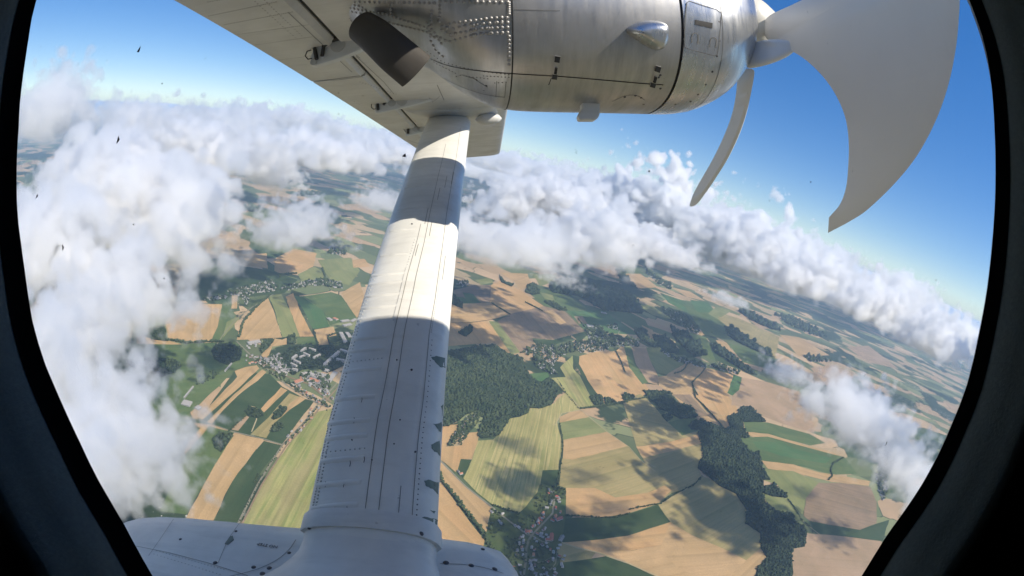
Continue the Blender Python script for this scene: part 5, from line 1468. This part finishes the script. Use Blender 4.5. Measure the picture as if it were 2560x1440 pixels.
# ------------------------------------------------------------------ houses
M_WALLS = [plain('render_white', (.56, .53, .48), .8, 0, .15, .3), plain('render_cream', (.52, .46, .36), .8, 0, .15, .3), plain('render_grey', (.38, .37, .36), .8, 0, .15, .3)]
M_ROOFS = [plain('roof_red', (.42, .12, .07), .8, 0, .3, .5), plain('roof_orange', (.46, .20, .11), .8, 0, .3, .5), plain('roof_brown', (.20, .12, .09), .8, 0, .3, .5),
           plain('roof_grey', (.22, .21, .21), .8, 0, .3, .5), plain('roof_pale', (.36, .33, .30), .7, 0, .2, .5)]
RN = ['red', 'orange', 'brown', 'grey', 'pale']
HM = {}
def house_mesh(L, W, Hh, wi, ri):
    k = (L, W, Hh, wi, ri)
    if k in HM: return HM[k]
    a, b = L / 2, W / 2; rh = W * .42; e = .5
    wv = [(-a, -b, 0), (a, -b, 0), (a, b, 0), (-a, b, 0), (-a, -b, Hh), (a, -b, Hh), (a, b, Hh), (-a, b, Hh), (-a, 0, Hh + rh - .05), (a, 0, Hh + rh - .05)]
    wf = [(0, 1, 5, 4), (2, 3, 7, 6), (1, 2, 6, 9, 5), (3, 0, 4, 8, 7)]
    mw = mesh('wall', wv, wf); mw.materials.append(M_WALLS[wi])
    rv = [(-a - e, -b - e, Hh - .2), (a + e, -b - e, Hh - .2), (a + e, 0, Hh + rh), (-a - e, 0, Hh + rh), (-a - e, b + e, Hh - .2), (a + e, b + e, Hh - .2)]
    rv += [(x, y, z - .25) for x, y, z in rv]
    rf = [(0, 1, 2, 3), (3, 2, 5, 4), (6, 9, 8, 7), (9, 10, 11, 8), (0, 6, 7, 1), (4, 5, 11, 10), (0, 3, 9, 6), (3, 4, 10, 9), (1, 7, 8, 2), (2, 8, 11, 5)]
    mr = mesh('roof', rv, rf); mr.materials.append(M_ROOFS[ri])
    cv = [(x, y, z) for z in (Hh + rh * .5, Hh + rh + .9) for x, y in ((a * .4, .5), (a * .4 + .8, .5), (a * .4 + .8, 1.3), (a * .4, 1.3))]
    mc = mesh('chimney', cv, [(0, 1, 5, 4), (1, 2, 6, 5), (2, 3, 7, 6), (3, 0, 4, 7), (4, 5, 6, 7)]); mc.materials.append(M_ROOFS[2])
    HM[k] = (mw, mr, mc); return HM[k]
count = [0]
def house(p, ang, L, W, Hh, wi, ri, label, group, chim=True):
    mw, mr, mc = house_mesh(L, W, Hh, wi, ri)
    e = bpy.data.objects.new('house', None); COL.objects.link(e)
    e.location = (p.x, p.y, -ALT + lift[0] + .2); e.rotation_euler = (0, 0, ang)
    link('wall', mw, e); r = link('roof', mr, e)
    if chim: link('chimney', mc, r)
    count[0] += 1
    return tag(e, label, 'house', group)
def along(pl, n, offs, z=None):
    """n spots beside a polyline of ground points"""
    out = []
    Ls = [(b - a).length for a, b in zip(pl, pl[1:])]; T_ = sum(Ls)
    for i in range(n):
        d = T_ * (i + rnd.uniform(.2, .8)) / n; k = 0
        while k < len(Ls) - 1 and d > Ls[k]: d -= Ls[k]; k += 1
        a, b = pl[k], pl[k + 1]; t = (b - a).normalized(); s = Vector((-t.y, t.x, 0))
        side = rnd.choice((-1, 1)); out.append((a + t * d + s * side * rnd.uniform(*offs), math.atan2(t.y, t.x)))
    return out
SZ = [(11, 8, 4), (13, 9, 4.5), (9, 8, 5), (16, 9, 5), (12, 10, 5)]
def place(spots, label, group, roofs, walls=(0, 0, 1, 2), sizes=SZ, scale=1.0, chim=True):
    for p, a in spots:
        L, W, Hh = rnd.choice(sizes)
        if scale != 1.0: L, W, Hh = L * scale, W * scale, Hh * scale
        ri = rnd.choice(roofs)
        house(p, a + rnd.choice((0, 0, math.pi / 2)) + rnd.gauss(0, .08), L, W, Hh, rnd.choice(walls), ri, label.replace('ROOF', RN[ri]), group + ' with %s roofs' % RN[ri], chim)
V1 = 'village houses at the road crossing near the bottom'
place(along(zl('z6', [(965,930),(900,1020),(815,1110),(760,1100)]), 24, (12, 28)), 'village house with ROOF roof beside the crossing, below the straw field', V1 + ' crossing', [0, 1, 2, 3, 3, 4, 4])
place(along(zl('z6', [(800,1120),(780,1180),(768,1330),(750,1440)]), 26, (12, 40)), 'village house with ROOF roof on the lane south of the crossing', V1 + ' south lane', [1, 2, 3, 3, 4, 4])
place(along(zl('z6', [(850,1130),(950,1160),(1010,1240),(1000,1360),(900,1420),(800,1420)]), 30, (6, 36)), 'village house with ROOF roof on the eastern loop of the village', V1 + ' east loop', [0, 2, 3, 3, 4, 4, 4])
place(along(zl('z6', [(995,745),(1000,830),(985,920)]), 13, (10, 34)), 'farm house with ROOF roof on the lane up from the village', V1 + ' upper lane', [0, 1, 3, 4])
place(along(zl('z6', [(600,1380),(700,1440),(760,1480)]), 9, (8, 20)), 'house with ROOF roof beside the stream at the bottom edge', V1 + ' stream', [2, 3, 4])
place(along(zl('z6', [(500,900),(560,960),(700,1090)]), 6, (16, 26)), 'house with ROOF roof beside the straight road west of the village', V1 + ' west road', [3, 4])
house(zp('z6', 1035, 980), .7, 34, 16, 5, 0, 0, 'long red roofed barn right of the lane', 'red roofed barns'); house(zp('z6', 975, 1130), 1.5, 40, 15, 5, 1, 0, 'largest red roofed farm hall in the village', 'red roofed barns')
house(zp('z6', 950, 1150), .1, 26, 12, 5, 1, 0, 'red roofed wing of the village farm', 'red roofed barns'); house(zp('z6', 780, 1085), .5, 28, 12, 5, 1, 0, 'red roofed barn left of the crossing', 'red roofed barns')
house(zp('z6', 1055, 1140), 1.2, 32, 17, 5, 2, 3, 'grey roofed shed at the right end of the village', 'grey roofed sheds')
house(zp('z6', 235, 610), .8, 16, 10, 5, 0, 1, 'lone farm with orange roof beside the straight road', 'lone farm'); house(zp('z6', 215, 590), 2.3, 12, 8, 4, 0, 3, 'grey outbuilding of the lone farm', 'lone farm')
place(along(zl('z6', [(330,110),(260,230),(180,330)]), 18, (0, 20)), 'tiny allotment cabin with ROOF roof in the garden colony by the wood', 'allotment cabins', [2, 3, 4], sizes=[(6, 5, 2.6), (7, 5, 2.6)], chim=False)
TW = 'town houses left of the strut'
place(along(zl('z2', [(1560,1090),(1700,1170),(1880,1280)]), 34, (10, 60)), 'town house with ROOF roof beside the main road left of the strut', TW + ' main road', [0, 1, 2, 3, 3, 4], (0, 1, 2))
place(along(zl('z2', [(1130,900),(1280,900),(1420,960)]), 26, (5, 60)), 'town house with ROOF roof in the upper part of the left town', TW + ' upper part', [1, 2, 2, 3, 3, 4], (0, 1, 2))
place(along(zl('z2', [(1150,770),(1220,790)]), 10, (5, 50)), 'house with ROOF roof in the cluster beside the oval wood', TW + ' oval wood', [3, 4, 4], (0, 0, 1))
place(along(zl('z3', [(1290,380),(1200,500),(1020,680)]), 10, (10, 18)), 'house with ROOF roof strung along the lane by the railway', TW + ' railway lane', [1, 3, 4], (0, 0, 1))
def block(z, x, y, x2, y2, W, Hh, label, group, wi=0, ri=4, cat='building', name='apartment_block'):
    """flat roofed slab between two ground points"""
    a, b = zp(z, x, y), zp(z, x2, y2); L = (b - a).length; c = (a + b) / 2; ang = math.atan2((b - a).y, (b - a).x)
    e = bpy.data.objects.new(name, None); COL.objects.link(e); e.location = (c.x, c.y, -ALT + lift[0] + .2); e.rotation_euler = (0, 0, ang)
    h, w = L / 2, W / 2
    mw = mesh('wall', [(sx * h, sy * w, zz) for zz in (0, Hh) for sx, sy in ((-1, -1), (1, -1), (1, 1), (-1, 1))], [(0, 1, 5, 4), (1, 2, 6, 5), (2, 3, 7, 6), (3, 0, 4, 7)]); link('wall', mw, e, M_WALLS[wi])
    mr = mesh('roof', [(sx * (h + .3), sy * (w + .3), zz) for zz in (Hh, Hh + .6) for sx, sy in ((-1, -1), (1, -1), (1, 1), (-1, 1))], [(0, 3, 2, 1), (4, 5, 6, 7), (0, 1, 5, 4), (1, 2, 6, 5), (2, 3, 7, 6), (3, 0, 4, 7)]); link('roof', mr, e, M_ROOFS[ri])
    for s in (-1, 1):
        for fl in range(max(1, int(Hh / 3))):
            z0 = 1 + fl * 3
            link('window_band', mesh('window_band', [(-h + 1, s * (w + .05), z0), (h - 1, s * (w + .05), z0), (h - 1, s * (w + .05), z0 + 1.4), (-h + 1, s * (w + .05), z0 + 1.4)], [(0, 1, 2, 3)]), e, M_GLASSD)
    return tag(e, label, cat, group)
M_GLASSD = plain('dark_window_band', (.06, .07, .08), .3)
AB = 'white apartment blocks in the left town'
for i, (x, y, x2, y2) in enumerate([(1630,840,1670,810),(1700,815,1760,832),(1645,855,1705,880),(1550,905,1590,875),(1565,922,1622,947),(1535,950,1590,975),(1615,895,1660,880),(1740,900,1800,870),(1550,1000,1600,1010)]):
    block('z2', x, y, x2, y2, 13, 15, 'white apartment block standing in the dark wood of the left town', AB)
block('z2', 1838, 962, 1968, 845, 16, 18, 'longest white slab building, touching the strut edge', 'slab building')
block('z2', 1980, 825, 2060, 850, 18, 15, 'white block behind the strut edge, upper', 'strut edge blocks'); block('z2', 1945, 910, 2020, 925, 18, 15, 'white block behind the strut edge, lower', 'strut edge blocks')
for (x, y, x2, y2, w, lb, ri) in ((1880,1095,1940,1020,26,'long white works hall beside the strut',4), (1700,1030,1745,1050,30,'cream works hall with flat roof',4), (1710,1075,1790,1110,24,'brown flat works hall',1), (1780,1040,1850,1060,40,'pale factory yard building',4), (1840,1000,1880,1010,26,'small works building by the trees',4),
                                (1870,530,1900,550,26,'white hall at the top of the industrial row',4), (1920,530,1955,545,26,'yellowish hall at the top of the industrial row',1), (1990,560,2060,550,24,'white hall of the industrial row',4), (2010,600,2080,585,24,'long white hall below it',4), (1985,660,2030,750,26,'upright white hall beside the sports field',4), (2040,660,2070,700,26,'white hall against the strut',4), (2085,560,2120,540,22,'small white hall near the strut',4),
                                (565,1290,640,1310,40,'long pale farm shed at the lower left',4), (690,1350,720,1330,26,'second pale farm shed at the lower left',4), (580,1250,660,1150,8,'narrow greenhouse strip under the left cloud',4), (945,1010,1005,940,7,'thin white strip building on the green slope',4), (1150,760,1260,740,30,'white hall near the oval wood',4), (1570,1115,1640,1090,26,'orange roofed hall beside the main road',1)):
    block('z2', x, y, x2, y2, w, 7, lb, 'halls and sheds around the left town', 0, ri, name='works_hall')
block('z5', 1175, 530, 1260, 545, 60, 8, 'large white hall at the edge of the long village', 'village halls', name='works_hall')
block('z5', 1290, 425, 1330, 432, 40, 8, 'white farm building above the long village', 'village halls', name='works_hall')
# towns too far to tell the houses apart: one mass each
def town(z, xy, n, label, size=9, roofs=(3, 3, 2, 4)):
    pts = [zp(z, *p) for p in xy]; P = [(p.x, p.y) for p in pts]; xs, ys_ = [p[0] for p in P], [p[1] for p in P]
    vs, fs, got = [], [], 0
    me = None; mats = []
    fi = []
    while got < n:
        x, y = rnd.uniform(min(xs), max(xs)), rnd.uniform(min(ys_), max(ys_))
        if not inside(P, np.array([x]), np.array([y]))[0]: continue
        got += 1
        mw, mr, mc = house_mesh(*[round(v, 0) for v in (size * rnd.choice((1, 1.3, 2)), size * .8, 5)], rnd.choice((0, 0, 1)), rnd.choice(roofs))
        a = rnd.choice((.4, .4 + math.pi / 2)) + rnd.gauss(0, .15); ca, sa = math.cos(a), math.sin(a)
        for m_, mi in ((mw, 0), (mr, 1 if rnd.random() < .7 else 2)):
            k = len(vs)
            vs += [(v.co.x * ca - v.co.y * sa + x, v.co.x * sa + v.co.y * ca + y, v.co.z) for v in m_.vertices]
            for p in m_.polygons: fs.append(tuple(q + k for q in p.vertices)); fi.append(mi)
    c = pts[0]
    me = mesh('houses', [(v[0] - c.x, v[1] - c.y, v[2]) for v in vs], fs)
    for m_ in (M_WALLS[0], M_ROOFS[3], M_ROOFS[4]): me.materials.append(m_)
    me.polygons.foreach_set('material_index', fi)
    o = link('houses', me); o.location = (c.x, c.y, -ALT + lift[0])
    tag(o, label, 'houses', kind='stuff')
    wood(z, xy, 'garden trees among the houses', M_HEDGE, size=6, fill=.35, floor=False, name='garden_trees')
town('z5', [(1160,560),(1260,520),(1330,590),(1440,620),(1600,640),(1580,700),(1400,690),(1240,740),(1030,740),(960,700),(1050,660),(1200,650)], 260, 'far village strung along the valley, right of the strut')
town('z5', [(640,750),(760,680),(950,690),(1030,740),(940,790),(900,870),(950,920),(880,910),(760,850),(740,770)], 170, 'shaded part of the far village beside the big wood')
town('z5', [(1780,380),(1860,410),(1960,440),(2080,560),(2060,600),(1900,510),(1800,440)], 120, 'distant village at far right', 12)
town('z5', [(1640,60),(1700,110),(1830,200),(1840,240),(1740,190),(1660,120)], 90, 'distant valley village under the clouds', 13)
town('z5', [(1330,520),(1420,520),(1420,560),(1350,550)], 30, 'outlying houses above the far village', 10)
town('z5', [(120,190),(200,160),(240,190),(180,220)], 30, 'hamlet beside the strut under the cloud', 12)
town('z7', [(340,910),(430,890),(560,950),(570,975),(440,940)], 50, 'hamlet at the end of the valley road', 10)
town('z7', [(0,800),(120,840),(330,900),(320,925),(100,870)], 60, 'row of houses in the wooded valley', 12)
town('z7', [(820,540),(960,560),(1120,640),(1200,700),(1100,690),(900,600)], 140, 'wide distant town at the far right', 16)
town('z7', [(1020,830),(1200,850),(1240,880),(1080,880)], 50, 'distant village under the right cloud', 13)
town('z2', [(970,280),(1150,240),(1370,180),(1420,250),(1380,290),(1200,300),(1160,330),(1140,430),(1100,330),(1000,320)], 230, 'village of pale houses along the hill foot, left of the strut', 11)
town('z2', [(1430,270),(1540,220),(1700,190),(1850,170),(2000,200),(2010,260),(1900,250),(1700,230),(1530,275)], 130, 'eastern half of the hill foot village', 11)
town('z2', [(740,350),(960,320),(960,345),(800,370)], 40, 'houses fading into the left cloud', 11)
town('z2', [(1380,860),(1440,840),(1450,920),(1540,1000),(1480,1060),(1380,980),(1250,900),(1330,900)], 110, 'densest part of the left town', 13)
town('z2', [(1660,1010),(1900,1040),(1880,1240),(1760,1150),(1600,1060)], 90, 'pale houses and works in the left town', 11)
town('z4', [(560,420),(640,400),(700,430),(600,450)], 20, 'far town seen through the cloud gap', 22)
town('z8', [(1840,640),(1920,640),(1940,760),(1900,860),(1860,760)], 60, 'village half hidden by the lower right cloud', 13)
town('z1', [(745,480),(800,482),(800,492),(740,490)], 60, 'bright far town left of the strut', 33)
town('z1', [(570,515),(650,520),(650,530),(580,528)], 60, 'far village between the left clouds', 26)
town('z1', [(820,615),(862,620),(860,640),(822,635)], 50, 'village in the green fields left of the strut', 16)
# single trees standing in the open near the village
tv = [(rnd.uniform(-1, 1), 0, 0)]
def tree_mesh(seed):
    r = random.Random(seed); bm = bmesh.new()
    for k in range(9):
        a = r.uniform(0, 6.28); d = r.uniform(0, 2.4); s = r.uniform(1.3, 2.4)
        g = bmesh.ops.create_icosphere(bm, subdivisions=1, radius=s)
        for v in g['verts']:
            v.co = v.co * r.uniform(.75, 1.2) + Vector((math.cos(a) * d, math.sin(a) * d, 5 + r.uniform(-1.2, 2.4)))
    me = bpy.data.meshes.new('crown'); bm.to_mesh(me); bm.free(); me.materials.append(M_HEDGE)
    bt = bmesh.new(); bmesh.ops.create_cone(bt, segments=6, radius1=.4, radius2=.2, depth=4.4, cap_ends=True); bmesh.ops.translate(bt, verts=bt.verts, vec=(0, 0, 2.2))
    mt = bpy.data.meshes.new('trunk'); bt.to_mesh(mt); bt.free(); mt.materials.append(M_BARK)
    return me, mt
M_BARK = plain('bark', (.10, .075, .05), .9)
TM = [tree_mesh(i) for i in range(5)]
def tree(p, s, label, group):
    cm, tm = rnd.choice(TM)
    e = bpy.data.objects.new('tree', None); COL.objects.link(e); e.location = (p.x, p.y, -ALT + lift[0]); e.rotation_euler = (0, 0, rnd.uniform(0, 6)); e.scale = (s, s, s)
    link('crown', cm, e); link('trunk', tm, e)
    return tag(e, label, 'tree', group)
for z, pts, lb, gp in (('z6', along(zl('z6', [(720,950),(620,1000),(560,1060),(470,1150)]), 12, (0, 22)), 'leafy tree on the meadow west of the village crossing', 'meadow trees west of the crossing'),
                       ('z6', along(zl('z6', [(660,1130),(640,1230),(640,1330)]), 16, (0, 26)), 'leafy tree in the gardens left of the south lane', 'garden trees left of the south lane'),
                       ('z6', along(zl('z6', [(830,1160),(880,1230),(900,1330),(960,1400)]), 20, (0, 30)), 'leafy tree among the houses of the eastern village loop', 'garden trees in the east loop'),
                       ('z6', along(zl('z6', [(1010,745),(1030,700),(1040,640)]), 8, (0, 10)), 'tree in the row beside the dark green square field', 'trees beside the dark square field'),
                       ('z6', along(zl('z6', [(860,930),(940,840),(960,770)]), 14, (0, 22)), 'garden tree beside the lane up from the village', 'garden trees along the upper lane')):
    for p, a in pts: tree(p, rnd.uniform(.7, 1.4), lb, gp)
